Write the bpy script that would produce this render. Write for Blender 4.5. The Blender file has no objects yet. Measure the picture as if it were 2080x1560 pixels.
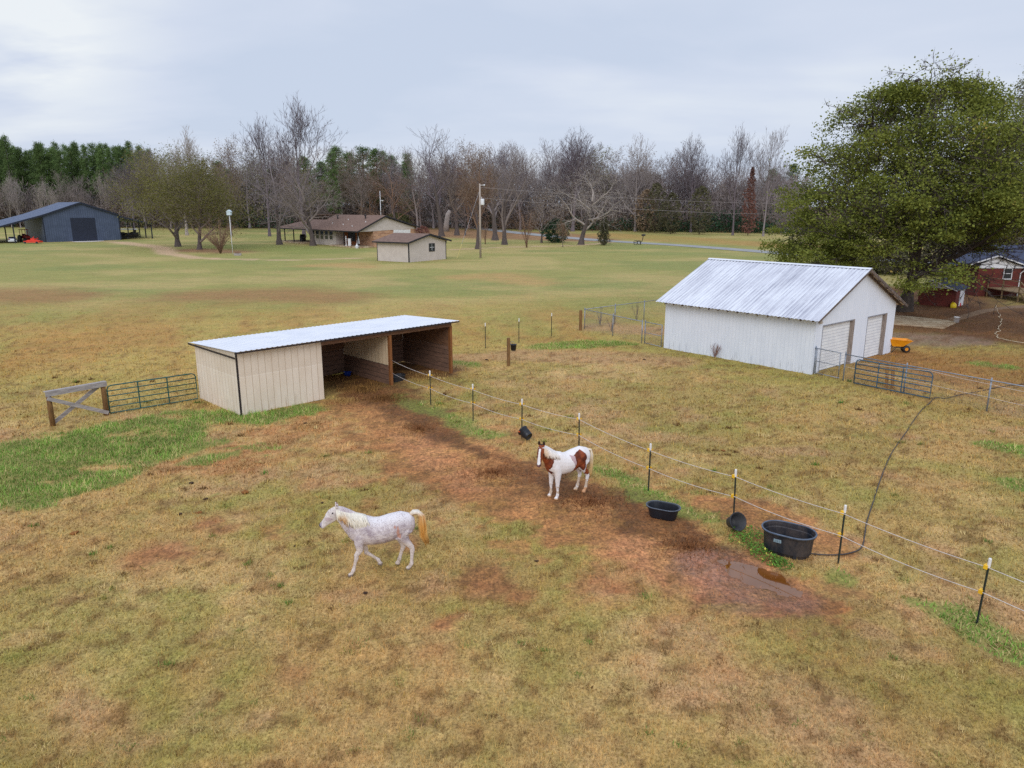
import bpy, math, random
import numpy as np
from mathutils import Vector, Matrix
SC = bpy.context.scene
COL = SC.collection
rnd = random.Random(7)
R = math.radians

# ------------------------------------------------------------------ camera geometry / terrain
F, H, TH = 1480.0, 8.46, R(13.67)
CC, SS = math.cos(TH), math.sin(TH)
def terr(x, y):
    return min(0.02 * max(0.0, y - 190.0), 7.0)
def ray(px, py):
    dx = (px - 1040) / F; dy = (780 - py) / F
    return dx, CC + dy * SS, -SS + dy * CC
def at(px, py, z=None):
    r = ray(px, py)
    if z is not None:
        t = (z - H) / r[2]; return (r[0] * t, r[1] * t)
    t = H / -r[2] if r[2] < 0 else 1e4
    if t * r[1] > 190:
        lo, hi = 0.0, 2500.0
        for _ in range(50):
            m = (lo + hi) / 2
            if H + r[2] * m < terr(r[0] * m, r[1] * m): hi = m
            else: lo = m
        t = lo
    return (r[0] * t, r[1] * t)
def zat(x, y, py):
    dy = (780 - py) / F
    return H + y / (CC + dy * SS) * (-SS + dy * CC)

# ------------------------------------------------------------------ scene helpers
def tag(o, label=None, cat=None, group=None, kind=None):
    if label: o['label'] = label
    if cat: o['category'] = cat
    if group: o['group'] = group
    if kind: o['kind'] = kind
    return o
def thing(name, label, cat, loc=(0, 0, 0), rotz=0, group=None):
    o = bpy.data.objects.new(name, None); COL.objects.link(o)
    o.empty_display_size = .2
    o.location = (loc[0], loc[1], loc[2] if len(loc) > 2 else 0); o.rotation_euler = (0, 0, rotz)
    return tag(o, label, cat, group)
def link(name, me, parent=None, mats=()):
    o = bpy.data.objects.new(name, me); COL.objects.link(o)
    for m in mats: me.materials.append(m)
    if parent is not None: o.parent = parent
    return o
def kids(o):
    return [c for c in o.children]
def copy_tree(o, parent=None):
    ks = kids(o)
    c = o.copy(); COL.objects.link(c); c.parent = parent
    for ch in ks: copy_tree(ch, c)
    return c

class MB:
    def __init__(s): s.v = []; s.f = []; s.m = []
    def add(s, vs, fs, m=0):
        b = len(s.v); s.v += [tuple(v) for v in vs]
        for f in fs: s.f.append([b + i for i in f]); s.m.append(m)
        return s
    def box(s, x0, x1, y0, y1, z0, z1, m=0):
        return s.add([(x0,y0,z0),(x1,y0,z0),(x1,y1,z0),(x0,y1,z0),(x0,y0,z1),(x1,y0,z1),(x1,y1,z1),(x0,y1,z1)],
              [(0,3,2,1),(4,5,6,7),(0,1,5,4),(1,2,6,5),(2,3,7,6),(3,0,4,7)], m)
    def beam(s, p0, p1, w, h, m=0, up=(0,0,1)):
        p0, p1 = Vector(p0), Vector(p1); d = (p1 - p0).normalized(); up = Vector(up)
        a = d.cross(up)
        if a.length < 1e-4: a = d.cross(Vector((1,0,0)))
        a.normalize(); b = a.cross(d)
        vs = []
        for p in (p0, p1):
            for sa, sb in ((-1,-1),(1,-1),(1,1),(-1,1)): vs.append(p + a*sa*w/2 + b*sb*h/2)
        return s.add(vs, [(0,1,2,3),(7,6,5,4),(0,4,5,1),(1,5,6,2),(2,6,7,3),(3,7,4,0)], m)
    def tube(s, pts, rad, n=6, m=0, cap=True):
        pts = [Vector(p) for p in pts]
        if not hasattr(rad, '__len__'): rad = [rad] * len(pts)
        vs = []; a = None
        for i, p in enumerate(pts):
            d = (pts[min(i+1, len(pts)-1)] - pts[max(i-1, 0)])
            d = d.normalized() if d.length > 1e-9 else Vector((0,0,1))
            if a is None:
                a = d.cross(Vector((0,0,1)))
                if a.length < 1e-3: a = d.cross(Vector((1,0,0)))
            else: a = a - d * a.dot(d)
            a.normalize(); b = d.cross(a)
            r = rad[i]; ra, rb = r if hasattr(r, '__len__') else (r, r)
            for k in range(n):
                t = 2*math.pi*k/n
                vs.append(p + a*ra*math.cos(t) + b*rb*math.sin(t))
        fs = []
        for i in range(len(pts)-1):
            for k in range(n):
                k2 = (k+1) % n
                fs.append((i*n+k, i*n+k2, (i+1)*n+k2, (i+1)*n+k))
        if cap:
            fs.append(tuple(range(n))[::-1]); fs.append(tuple((len(pts)-1)*n+k for k in range(n)))
        return s.add(vs, fs, m)
    def prism(s, poly, axis, a0, a1, m=0):
        # poly: list of 2D points; axis 'y' -> (x,z) extruded along y ; 'x' -> (y,z) ; 'z' -> (x,y)
        def mk(p, a):
            return (p[0], a, p[1]) if axis == 'y' else ((a, p[0], p[1]) if axis == 'x' else (p[0], p[1], a))
        n = len(poly)
        vs = [mk(p, a0) for p in poly] + [mk(p, a1) for p in poly]
        fs = [tuple(range(n)), tuple(range(2*n-1, n-1, -1))] + [(i, n+i, n+(i+1) % n, (i+1) % n) for i in range(n)]
        return s.add(vs, fs, m)
    def lathe(s, prof, n=16, c=(0,0,0), m=0, sx=1, sy=1):
        vs = []
        for r, z in prof:
            for k in range(n):
                t = 2*math.pi*k/n
                vs.append((c[0]+r*math.cos(t)*sx, c[1]+r*math.sin(t)*sy, c[2]+z))
        fs = [(i*n+k, i*n+(k+1) % n, (i+1)*n+(k+1) % n, (i+1)*n+k) for i in range(len(prof)-1) for k in range(n)]
        return s.add(vs, fs, m)
    def sphere(s, c, r, n=10, m=0, sx=1, sy=1, sz=1):
        prof = [(r*math.cos(t), r*math.sin(t)*sz) for t in [(-math.pi/2 + math.pi*i/(n//2+1)) for i in range(n//2+2)]]
        return s.lathe([(max(a, 1e-4), b) for a, b in prof], n, c, m, sx, sy)
    def xf(s, M):
        s.v = [tuple(M @ Vector(v)) for v in s.v]; return s
    def build(s, name, mats, parent=None, smooth=False, recalc=True):
        me = bpy.data.meshes.new(name); me.from_pydata(s.v, [], s.f)
        if not isinstance(mats, (list, tuple)): mats = [mats]
        for m in mats: me.materials.append(m)
        if len(mats) > 1: me.polygons.foreach_set('material_index', s.m)
        if recalc:
            import bmesh
            bm = bmesh.new(); bm.from_mesh(me); bmesh.ops.recalc_face_normals(bm, faces=bm.faces); bm.to_mesh(me); bm.free()
        if smooth: me.polygons.foreach_set('use_smooth', [True]*len(me.polygons))
        me.update()
        o = bpy.data.objects.new(name, me); COL.objects.link(o)
        if parent is not None: o.parent = parent
        return o

def np_mesh(name, V, faces_per, mats, col=None):
    """V (n,k,3): n polygons of k own vertices each"""
    n, k = V.shape[0], V.shape[1]
    me = bpy.data.meshes.new(name)
    me.vertices.add(n*k); me.vertices.foreach_set('co', V.reshape(-1).astype(np.float32))
    me.loops.add(n*k); me.loops.foreach_set('vertex_index', np.arange(n*k, dtype=np.int32))
    me.polygons.add(n); me.polygons.foreach_set('loop_start', np.arange(0, n*k, k, dtype=np.int32))
    me.update(calc_edges=True)
    if col is not None:
        a = me.color_attributes.new('Col', 'FLOAT_COLOR', 'POINT')
        c = np.ones((n*k, 4), np.float32); c[:, :3] = np.repeat(col, k, axis=0)
        a.data.foreach_set('color', c.reshape(-1))
    for m in (mats if isinstance(mats, (list, tuple)) else [mats]): me.materials.append(m)
    return me

# ------------------------------------------------------------------ noise
_rs = np.random.RandomState(11)
_T = _rs.rand(512, 512)
def vnoise(x, y, seed=0):
    x = np.asarray(x, float) + seed*37.7; y = np.asarray(y, float) + seed*91.3
    xi = np.floor(x).astype(int); yi = np.floor(y).astype(int)
    fx = x - xi; fy = y - yi
    fx = fx*fx*(3-2*fx); fy = fy*fy*(3-2*fy)
    g = lambda a, b: _T[a % 512, b % 512]
    return (g(xi,yi)*(1-fx)+g(xi+1,yi)*fx)*(1-fy) + (g(xi,yi+1)*(1-fx)+g(xi+1,yi+1)*fx)*fy
def fbm(x, y, seed=0, o=4):
    s = 0; a = .5; t = 0
    for i in range(o):
        s = s + a*vnoise(x*2**i, y*2**i, seed+i*3.1); t += a; a *= .55
    return s/t
def sst(a, b, x):
    t = np.clip((x-a)/(b-a), 0, 1); return t*t*(3-2*t)
def lerp(a, b, t): return a + (b-a)*t

# ------------------------------------------------------------------ materials
def srgb(r, g, b):
    f = lambda c: (c/255/12.92) if c/255 <= .04045 else ((c/255+.055)/1.055)**2.4
    return (f(r), f(g), f(b))
class Mt:
    def __init__(s, name):
        s.m = bpy.data.materials.new(name); s.m.use_nodes = True
        s.nt = s.m.node_tree; s.n = s.nt.nodes; s.b = s.n['Principled BSDF']; s._tc = None
    def node(s, t, **kw):
        n = s.n.new(t)
        for k, v in kw.items(): setattr(n, k, v)
        return n
    def L(s, a, b): s.nt.links.new(a, b)
    def tc(s, kind='Object'):
        if s._tc is None: s._tc = s.node('ShaderNodeTexCoord')
        return s._tc.outputs[kind]
    def mapped(s, scale=(1,1,1), kind='Object'):
        mp = s.node('ShaderNodeMapping'); mp.inputs['Scale'].default_value = scale
        s.L(s.tc(kind), mp.inputs['Vector']); return mp.outputs[0]
    def noise(s, scale, vec=None, detail=4, rough=.55, dist=0):
        n = s.node('ShaderNodeTexNoise'); n.inputs['Scale'].default_value = scale
        n.inputs['Detail'].default_value = detail; n.inputs['Roughness'].default_value = rough; n.inputs['Distortion'].default_value = dist
        s.L(vec if vec is not None else s.tc(), n.inputs['Vector']); return n.outputs['Fac']
    def ramp(s, fac, stops, interp='LINEAR'):
        r = s.node('ShaderNodeValToRGB'); r.color_ramp.interpolation = interp
        e = r.color_ramp.elements
        while len(e) < len(stops): e.new(.5)
        for i, (p, c) in enumerate(stops):
            e[i].position = p
            e[i].color = (c[0], c[1], c[2], 1) if hasattr(c, '__len__') else (c, c, c, 1)
        s.L(fac, r.inputs[0]); return r.outputs[0]
    def mix(s, fac, a, b, mode='MIX'):
        n = s.node('ShaderNodeMix', data_type='RGBA', blend_type=mode)
        for sock, v in ((n.inputs[0], fac), (n.inputs[6], a), (n.inputs[7], b)):
            if hasattr(v, 'links'): s.L(v, sock)
            elif hasattr(v, '__len__'): sock.default_value = (v[0], v[1], v[2], 1)
            else: sock.default_value = v
        return n.outputs[2]
    def math(s, op, a, b=0.0, clamp=False):
        n = s.node('ShaderNodeMath', operation=op, use_clamp=clamp)
        for i, v in enumerate((a, b)):
            if hasattr(v, 'links'): s.L(v, n.inputs[i])
            else: n.inputs[i].default_value = v
        return n.outputs[0]
    def sep(s, vec):
        n = s.node('ShaderNodeSeparateXYZ'); s.L(vec, n.inputs[0]); return n.outputs
    def stripes(s, coord, period, width):
        f = s.math('FRACT', s.math('DIVIDE', coord, period)); return s.math('LESS_THAN', f, width/period)
    def attr(s, name):
        n = s.node('ShaderNodeAttribute'); n.attribute_name = name; return n.outputs['Color']
    def bump(s, h, strength=.3, dist=.02):
        b = s.node('ShaderNodeBump'); b.inputs['Strength'].default_value = strength; b.inputs['Distance'].default_value = dist
        s.L(h, b.inputs['Height']); s.L(b.outputs[0], s.b.inputs['Normal'])
    def set(s, color=None, rough=None, metal=None, spec=None):
        for k, v in (('Base Color', color), ('Roughness', rough), ('Metallic', metal), ('Specular IOR Level', spec)):
            if v is None: continue
            if hasattr(v, 'links'): s.L(v, s.b.inputs[k])
            elif hasattr(v, '__len__'): s.b.inputs[k].default_value = (v[0], v[1], v[2], 1)
            else: s.b.inputs[k].default_value = v
        return s.m
def M(name, c1, c2=None, scale=4, rough=.7, metal=0, bump=0, stretch=(1,1,1), lo=.35, hi=.65, spec=None, bscale=None):
    k = Mt(name)
    if c2 is None: c2 = tuple(c*.8 for c in c1)
    v = k.mapped(stretch); nz = k.noise(scale, v, 5)
    k.set(k.ramp(nz, [(lo, c1), (hi, c2)]), rough, metal, spec)
    if bump: k.bump(k.noise(bscale or scale*4, v, 4), bump)
    return k.m
# ================================================================== camera, sky, light
cd = bpy.data.cameras.new('camera'); cam = bpy.data.objects.new('camera', cd); COL.objects.link(cam)
cam.location = (0, 0, H); cam.rotation_euler = (math.pi/2 - TH, 0, 0)
cd.sensor_width = 36; cd.sensor_fit = 'HORIZONTAL'; cd.lens = F/2080*36; cd.clip_start = .1; cd.clip_end = 6000
SC.camera = cam
SC.view_settings.view_transform = 'Standard'; SC.view_settings.look = 'None'
SC.view_settings.exposure = 0.0; SC.view_settings.gamma = 1
SC.cycles.use_denoising = False
SC.cycles.max_bounces = 6; SC.cycles.diffuse_bounces = 3; SC.cycles.transparent_max_bounces = 12

SUN_EL, SUN_AZ = R(33), R(186)      # compass-like: direction the light comes from, behind the camera to the left
W = bpy.data.worlds.new('World'); SC.world = W; W.use_nodes = True
nt = W.node_tree; N = nt.nodes; N.clear(); L = nt.links.new
out = N.new('ShaderNodeOutputWorld'); mixs = N.new('ShaderNodeMixShader')
sky = N.new('ShaderNodeTexSky'); sky.sky_type = 'NISHITA'; sky.sun_disc = False; sky.sun_elevation = SUN_EL; sky.sun_rotation = SUN_AZ
b1 = N.new('ShaderNodeBackground'); b1.inputs[1].default_value = .08; L(sky.outputs[0], b1.inputs[0])
# overcast cloud deck: streaky noise on a flat layer seen in perspective
tc = N.new('ShaderNodeTexCoord'); sp = N.new('ShaderNodeSeparateXYZ'); L(tc.outputs['Generated'], sp.inputs[0])
def wm(op, a, b=0.0, clamp=False):
    n = N.new('ShaderNodeMath'); n.operation = op; n.use_clamp = clamp
    for i, v in enumerate((a, b)):
        if hasattr(v, 'links'): L(v, n.inputs[i])
        else: n.inputs[i].default_value = v
    return n.outputs[0]
zz = wm('ADD', wm('MAXIMUM', sp.outputs[2], 0.0), .16)
cx = wm('DIVIDE', sp.outputs[0], zz); cy = wm('DIVIDE', sp.outputs[1], zz)
cmb = N.new('ShaderNodeCombineXYZ'); L(wm('MULTIPLY', cx, .55), cmb.inputs[0]); L(wm('MULTIPLY', cy, .8), cmb.inputs[1]); cmb.inputs[2].default_value = 3.7
nz = N.new('ShaderNodeTexNoise'); nz.inputs['Scale'].default_value = 1.15; nz.inputs['Detail'].default_value = 5; nz.inputs['Roughness'].default_value = .5; nz.inputs['Distortion'].default_value = .25
L(cmb.outputs[0], nz.inputs['Vector'])
cr = N.new('ShaderNodeValToRGB'); e = cr.color_ramp.elements
e[0].position = .36; e[0].color = (.60, .68, .83, 1); e[1].position = .84; e[1].color = (.88, .92, .955, 1)
m_ = e.new(.52); m_.color = (.675, .74, .875, 1)
# thinner, brighter cloud in two places low in the north-west
lob = nz.outputs['Fac']
nz2 = N.new('ShaderNodeTexNoise'); nz2.inputs['Scale'].default_value = 3.4; nz2.inputs['Detail'].default_value = 5; L(cmb.outputs[0], nz2.inputs['Vector'])
lob = wm('ADD', lob, wm('MULTIPLY', wm('SUBTRACT', nz2.outputs['Fac'], .5), .15))
for (lx_, ly_, r_a, amp) in ((120, 100, 4.6, .26), (10, 120, 4.5, .16), (330, 150, 5, .07)):
    dv = Vector(ray(lx_, ly_)).normalized()
    vm = N.new('ShaderNodeVectorMath'); vm.operation = 'DISTANCE'; L(tc.outputs['Generated'], vm.inputs[0]); vm.inputs[1].default_value = dv
    q_ = wm('SUBTRACT', 1.0, wm('DIVIDE', vm.outputs['Value'], 2*math.sin(R(r_a)))); q_ = wm('MAXIMUM', q_, 0.0)
    lob = wm('ADD', lob, wm('MULTIPLY', wm('MULTIPLY', wm('MULTIPLY', q_, q_), wm('SUBTRACT', wm('MULTIPLY', nz2.outputs['Fac'], 3.2), .75, True)), amp*1.5))
L(lob, cr.inputs[0])
# an overcast sky is brighter towards the zenith
zen = wm('ADD', wm('MULTIPLY', wm('MULTIPLY', wm('SUBTRACT', sp.outputs[2], .28), 1.4, True), .62), 1.0)
b2 = N.new('ShaderNodeBackground'); L(cr.outputs[0], b2.inputs[0]); L(zen, b2.inputs[1])
mixs.inputs[0].default_value = .93; L(b1.outputs[0], mixs.inputs[1]); L(b2.outputs[0], mixs.inputs[2]); L(mixs.outputs[0], out.inputs[0])

sd = bpy.data.lights.new('sun', 'SUN'); sd.energy = 1.2; sd.angle = R(30); sd.color = (1, .975, .94)
so = bpy.data.objects.new('sun', sd); COL.objects.link(so)
ldir = Vector((math.sin(SUN_AZ)*math.cos(SUN_EL), math.cos(SUN_AZ)*math.cos(SUN_EL), math.sin(SUN_EL)))
so.rotation_euler = ldir.to_track_quat('Z', 'Y').to_euler(); so.location = ldir*50

# ================================================================== ground
def stroke(X, Y, pts, soft=1.0, warp=.0, seed=0, world=False):
    """pts: (px,py,halfwidth in metres); returns 0..1 mask"""
    P = [((p[0], p[1]) if world else at(p[0], p[1])) + (p[2],) for p in pts]
    if warp:
        X = X + (fbm(X*.9, Y*.9, seed+5)-.5)*warp*2 + (fbm(X*3.1, Y*3.1, seed+6, 2)-.5)*warp*.7; Y = Y + (fbm(X*.9, Y*.9, seed+9)-.5)*warp*2 + (fbm(X*3.1, Y*3.1, seed+7, 2)-.5)*warp*.7
    out = np.zeros_like(X)
    if len(P) == 1: P = P*2
    for (x0,y0,w0),(x1,y1,w1) in zip(P[:-1], P[1:]):
        dx, dy = x1-x0, y1-y0; l2 = dx*dx+dy*dy+1e-9
        t = np.clip(((X-x0)*dx+(Y-y0)*dy)/l2, 0, 1)
        d = np.hypot(X-(x0+t*dx), Y-(y0+t*dy)); w = w0+(w1-w0)*t
        out = np.maximum(out, 1 - sst(1-soft*.5, 1+soft*.5, d/np.maximum(w, 1e-3)))
    return out
A = lambda *c: np.array(srgb(*c))
DIRT = [(745,800,1.3),(800,850,1.7),(890,915,1.9),(1000,970,1.9),(1130,1030,1.7),(1270,1080,1.7),(1400,1130,1.5),(1500,1180,1.1),(1640,1225,.7)]
MUCK = [(735,770,1.7),(790,815,1.5),(870,860,.7),(1030,945,.35),(1150,990,.7),(1260,1020,.8),(1330,1065,.7),(1440,1120,.7),(1500,1145,.5)]
GREEN = [[(-60,950,3.2),(110,920,2.9),(260,885,2.3),(340,865,1.8)],[(340,852,1.4),(430,848,1.5),(520,852,1.3),(610,834,.9)],[(330,900,1.2),(420,892,1.0)],[(-40,1010,2.0),(80,1000,1.8),(220,970,1.3)],[(240,930,1.2),(330,925,1.0)],
         [(390,945,.55),(450,930,.5)],[(520,905,.35),(560,915,.3)],[(410,1010,.25)]]
GREEN2 = [[(1100,705,1.1),(1170,700,1.6),(1240,698,1.1),(1290,700,.5)],[(925,738,.8),(960,742,.7)],[(815,805,.5),(850,825,.7),(905,850,.6),(1000,885,.5)],[(1230,955,.4),(1320,1005,.6),(1390,1040,.5)],
          [(1920,1240,.6),(2000,1290,.7),(2100,1330,.8)],[(2010,905,.5),(2060,915,.9),(2120,930,.9)],[(2050,985,.6),(2110,990,.7)],[(2000,740,1.0),(2040,745,.8)],[(1230,960,.5)],[(1440,1050,.4)],[(1705,1180,.5)]]
PATHS = [[(240,492,2.2),(330,503,2.0),(340,515,1.8),(400,524,1.3),(470,527,1.0),(600,528,.9),(740,524,.8)],[(905,508,.9),(1000,503,.9),(1180,498,1.0),(1260,490,1.2)],[(160,491,2.5),(215,490,2.5)]]
TANF = [[(640,540,2.5),(700,538,4),(740,543,2)],[(940,563,3),(1010,560,4),(1080,575,3)],[(0,600,7),(90,605,5),(150,600,3)],[(420,600,5),(560,598,6),(680,605,4)]]
def ground_fields(X, Y):
    n6 = fbm(X/7, Y/7, 1); n2 = fbm(X/1.8, Y/1.8, 2); n05 = fbm(X/.5, Y/.5, 3, 3); n20 = fbm(X/24, Y/24, 4)
    straw = A(190,164,112); olive = A(160,142,84); tan = A(184,152,100); pink = A(186,148,116); brown = A(146,114,72)
    m = lambda v: v[:, None]
    col = lerp(straw, olive, m(sst(.34,.60,n2*.5+n6*.5)))
    col = lerp(col, A(146,144,74), m(sst(.50,.68,fbm(X/2.9+4,Y/2.1,17))*.6))
    col = lerp(col, tan, m(sst(.40,.75,fbm(X/3.1,Y/3.1,7))*.7))
    col = lerp(col, pink, m(sst(.56,.74,fbm(X/2.3,Y/2.3,8))*.5))
    col = lerp(col, brown, m(sst(.60,.68,fbm(X/.6,Y/.7,9))*.16))
    # middle meadow: yellower, then greener with distance
    mid = sst(24, 40, Y)*(1-stroke(X, Y, [(1250,800,8),(1500,900,8),(1900,1000,9)], .8))
    stn = fbm(X/5+Y*.05, Y/14, 12)
    mcol = lerp(A(178,156,88), A(158,148,78), m(sst(.35,.62,fbm(X/8,Y/8,13))))
    mcol = lerp(mcol, A(172,130,72), m(sst(.50,.68,stn)*.75))
    col = lerp(col, mcol, m(mid*.85))
    far = sst(46, 82, Y + (n20-.5)*30)
    fcol = lerp(A(148,147,86), A(168,157,102), m(sst(.42,.64,fbm(X/13,Y/9,14))))
    fcol = lerp(fcol, A(132,140,80), m(sst(.52,.68,fbm(X/17,Y/10,15))*.8))
    col = lerp(col, fcol, m(far))
    for i, s in enumerate(TANF): col = lerp(col, lerp(A(178,148,98), A(150,112,76), (i in (2,3))*1.0), m(stroke(X,Y,s,1.4,1.5,i)*.75))
    # field across the road
    fld = stroke(X,Y,[(1240,478,10),(1420,489,11),(1640,500,12),(1900,505,14)],.6)
    col = lerp(col, lerp(A(156,142,80), A(164,138,82), m(sst(.4,.6,stn))), m(fld))
    # leaf litter
    lit = np.maximum(stroke(X,Y,[(860,470,16),(930,474,20),(1050,478,19),(1190,487,9)],.5,2,31), stroke(X,Y,[(420,508,7),(480,510,6)],.8,1,32))
    col = lerp(col, lerp(A(156,118,90), A(138,106,78), m(sst(.4,.6,n2))), m(lit*.9))
    lit2 = stroke(X,Y,[(1830,600,9),(1860,640,7),(1960,660,8),(2080,660,10),(2200,660,12)],.7,1.5,33)
    col = lerp(col, lerp(A(98,66,44), A(120,84,54), m(sst(.4,.62,n2))), m(lit2*.95))
    col = lerp(col, lerp(A(150,108,62), A(166,130,78), m(sst(.4,.62,n6))), m(stroke(X,Y,[(1840,735,4.5),(2000,755,6),(2160,765,7)],.9,1.2,34)*.75))
    grav = stroke(X,Y,[(1815,690,2.2),(1870,690,2.6),(1960,692,1.6)],.8,.6,35)
    col = lerp(col, A(140,118,104), m(grav*.85))
    # bare rim earth by the sheds
    rim = np.maximum(stroke(X,Y,[(930,728,1.2),(1040,720,1.5),(1200,725,2.0),(1350,732,1.6)],.9,.8,36), stroke(X,Y,[(1230,665,2.0),(1330,672,2.0)],.7,.5,37))
    col = lerp(col, A(176,142,104), m(rim*.75))
    # hay-strewn earth left
    hay = np.maximum(stroke(X,Y,[(560,880,1.3),(480,940,1.2),(330,950,.8)],.9,.9,38), stroke(X,Y,[(640,850,.9),(700,900,1.0)],.9,.6,39))
    col = lerp(col, lerp(A(196,158,108), A(178,128,84), m(sst(.4,.6,n05))), m(hay*.8))
    # worn reddish spots in the near lawn
    bare = np.zeros_like(X)
    for i,(px,py,w) in enumerate([(890,1310,.75),(930,1262,.35),(560,1080,.5),(610,1370,.35),(450,1060,.7),(330,1130,.9),(700,1060,.6),(1000,1180,.8),(1230,1190,.7),(1340,1355,.16),(1710,1420,.2),(1060,1210,.4),(420,1130,.4),(820,1100,.5)]):
        bare = np.maximum(bare, stroke(X,Y,[(px,py,w)],1.1,.35,40+i)*(.5+.5*(i%3>0)))
    col = lerp(col, lerp(A(182,124,88), A(150,98,60), m(n05)), m(bare*sst(.35,.6,n05*.6+n2*.4)*.8))
    # red earth track, dark muck along the fence
    d2 = stroke(X,Y,[(1440,1020,.6),(1540,1045,1.1),(1620,1085,1.0),(1680,1110,.5)],.9,.5,52)
    dirt = np.maximum(stroke(X,Y,DIRT,1.1,1.1,50), d2*.9)
    dirt = sst(.30, .56, dirt*.54+n05*.28+n2*.18)*(dirt > .02)
    dwide = stroke(X,Y,[(p[0], p[1], p[2]*2.6) for p in DIRT],1.6,.8,59); dspk = sst(.56,.66,fbm(X/.55,Y/.5,98,4)); dirt = np.maximum(dirt, dspk*dwide*.8)
    col = lerp(col, lerp(A(188,136,86), A(156,110,68), m(sst(.3,.7,n2*.5+n05*.5))), m(dirt*.95))
    muck = stroke(X,Y,MUCK,1.3,1.0,51); muck = sst(.36, .70, muck*.5+n05*.3+n2*.2)*(muck > .02); muck = np.maximum(muck, .95*stroke(X,Y,[(745,770,1.5),(780,800,1.4),(830,845,1.0)],1.2,.8,151)*sst(.25,.55,n05*.6+n2*.4))
    muck = np.maximum(muck, .35*stroke(X,Y,[(1380,1190,.6),(1500,1235,.7),(1750,1225,.7)],1,.6,56))
    col = lerp(col, lerp(A(112,72,40), A(84,54,30), m(sst(.35,.65,n05))), m(muck*.74))
    pale = stroke(X,Y,[(1290,1120,.9),(1420,1185,.9)],1,.6,53)*.7
    pale = np.maximum(pale, stroke(X,Y,[(830,890,.7),(950,985,.6)],1,.6,54)*.5)
    col = lerp(col, A(196,138,102), m(pale*.7))
    stl = stroke(X,Y,[(735,770,1.6),(690,765,1.2),(880,752,1.6),(850,745,1.4)],.5,.4,55)
    col = lerp(col, lerp(A(98,68,40), A(150,112,62), m(sst(.45,.62,n05))), m(stl))
    wet = stroke(X,Y,[(1440,1145,.8),(1510,1185,1.15),(1600,1215,.8)],1.0,.5,57)
    col = lerp(col, A(150,104,82), m(wet*.75))
    # green growth
    g1 = np.zeros_like(X)
    for i, s in enumerate(GREEN): g1 = np.maximum(g1, stroke(X,Y,s,.9,.9,60+i))
    gn = fbm(X/1.3, Y/1.3, 81)*.6+n05*.4
    g1 = sst(.54,.74,g1*.40+gn*.66)*(g1 > .02)
    g2 = np.zeros_like(X)
    for i, s in enumerate(GREEN2): g2 = np.maximum(g2, stroke(X,Y,s,1.1,.5,70+i))
    g2 = sst(.50,.68,g2*.45+gn*.55)*(g2 > .02)
    g3 = stroke(X,Y,[(500,500,10),(640,512,7),(700,508,5)],.7,2,80)*.8
    col = lerp(col, lerp(A(98,126,50), A(134,138,70), m(gn)), m(np.maximum(g1*.85, g2*.7)))
    col = lerp(col, A(130,138,72), m(g3))
    path = np.zeros_like(X)
    for i, s in enumerate(PATHS): path = np.maximum(path, stroke(X,Y,s,.8,.6,90+i))
    col = lerp(col, A(200,174,144), m(path*.95))
    forest = sst(238, 262, Y + (n20-.5)*8 - np.clip(-X-60,0,60)*.25)*(1-fld)
    col = lerp(col, A(92,72,52), m(forest))
    bareall = np.clip(dirt*.95+muck+wet+stl+path*.7+bare*.7+grav+hay*.2, 0, 1)
    # trampled tufts and scraps of bare soil between the grass
    sp1 = sst(.62,.70,fbm(X/.30,Y/.36,95,3))*(1-sst(45,70,Y))
    col = lerp(col, A(112,80,46), m(sp1*.55*(1-np.maximum(g1,g2))))
    return col*np.array([1.02,.95,.88]), bareall, np.maximum(g1, g2), wet
def axis_near():
    ys = [-120,-80,-50,-30,-18,-10,-5,-1,2,4]
    y = 4.0
    while y < 420: ys.append(y := y*(1.010 if y < 45 else 1.017))
    while y < 4200: ys.append(y := y*1.12)
    us = list(np.linspace(-1.05, 1.05, 300)); ext = [1.15,1.3,1.6,2,3,4.5,7]
    return np.array(ys), np.array([-e for e in ext[::-1]] + us + ext)
ys, us = axis_near()
UU, YY = np.meshgrid(us, ys); XX = UU*(np.abs(YY)*.86+8)
X, Y = XX.ravel(), YY.ravel()
gc, gb, gg, gw = ground_fields(X, Y)
terr_np = lambda y: np.minimum(.02*np.maximum(0, y-190), 7.0)
relief = ((fbm(X/1.1, Y/1.1, 21, 3)-.5)*.07 + (fbm(X/.35, Y/.35, 22, 2)-.5)*.035*(1+gb))*(1-sst(60,110,Y))
pool = stroke(X, Y, [(1478,1143,.22),(1512,1157,.42),(1555,1175,.48),(1600,1198,.26),(1628,1208,.10)], 1.3, .3, 58)
Z = terr_np(Y) + relief*(1-.45*gw) + .012*gw - .07*pool
ny, nx = UU.shape
idx = np.arange(ny*nx).reshape(ny, nx)
quads = np.stack([idx[:-1,:-1], idx[:-1,1:], idx[1:,1:], idx[1:,:-1]], -1).reshape(-1, 4)
me = bpy.data.meshes.new('ground')
me.vertices.add(len(X)); me.vertices.foreach_set('co', np.stack([X,Y,Z],1).reshape(-1).astype(np.float32))
me.loops.add(quads.size); me.loops.foreach_set('vertex_index', quads.reshape(-1).astype(np.int32))
me.polygons.add(len(quads)); me.polygons.foreach_set('loop_start', np.arange(0, quads.size, 4, dtype=np.int32)); me.update(calc_edges=True)
me.polygons.foreach_set('use_smooth', np.ones(len(quads), bool))
for nm, c in (('Col', gc), ('Mask', np.stack([gb, gg, gw], 1))):
    a = me.color_attributes.new(nm, 'FLOAT_COLOR', 'POINT'); c4 = np.ones((len(X), 4), np.float32); c4[:, :3] = c
    a.data.foreach_set('color', c4.reshape(-1))
k = Mt('ground_soil_and_grass')
base = k.attr('Col'); mk = k.sep(k.attr('Mask'))
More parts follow.
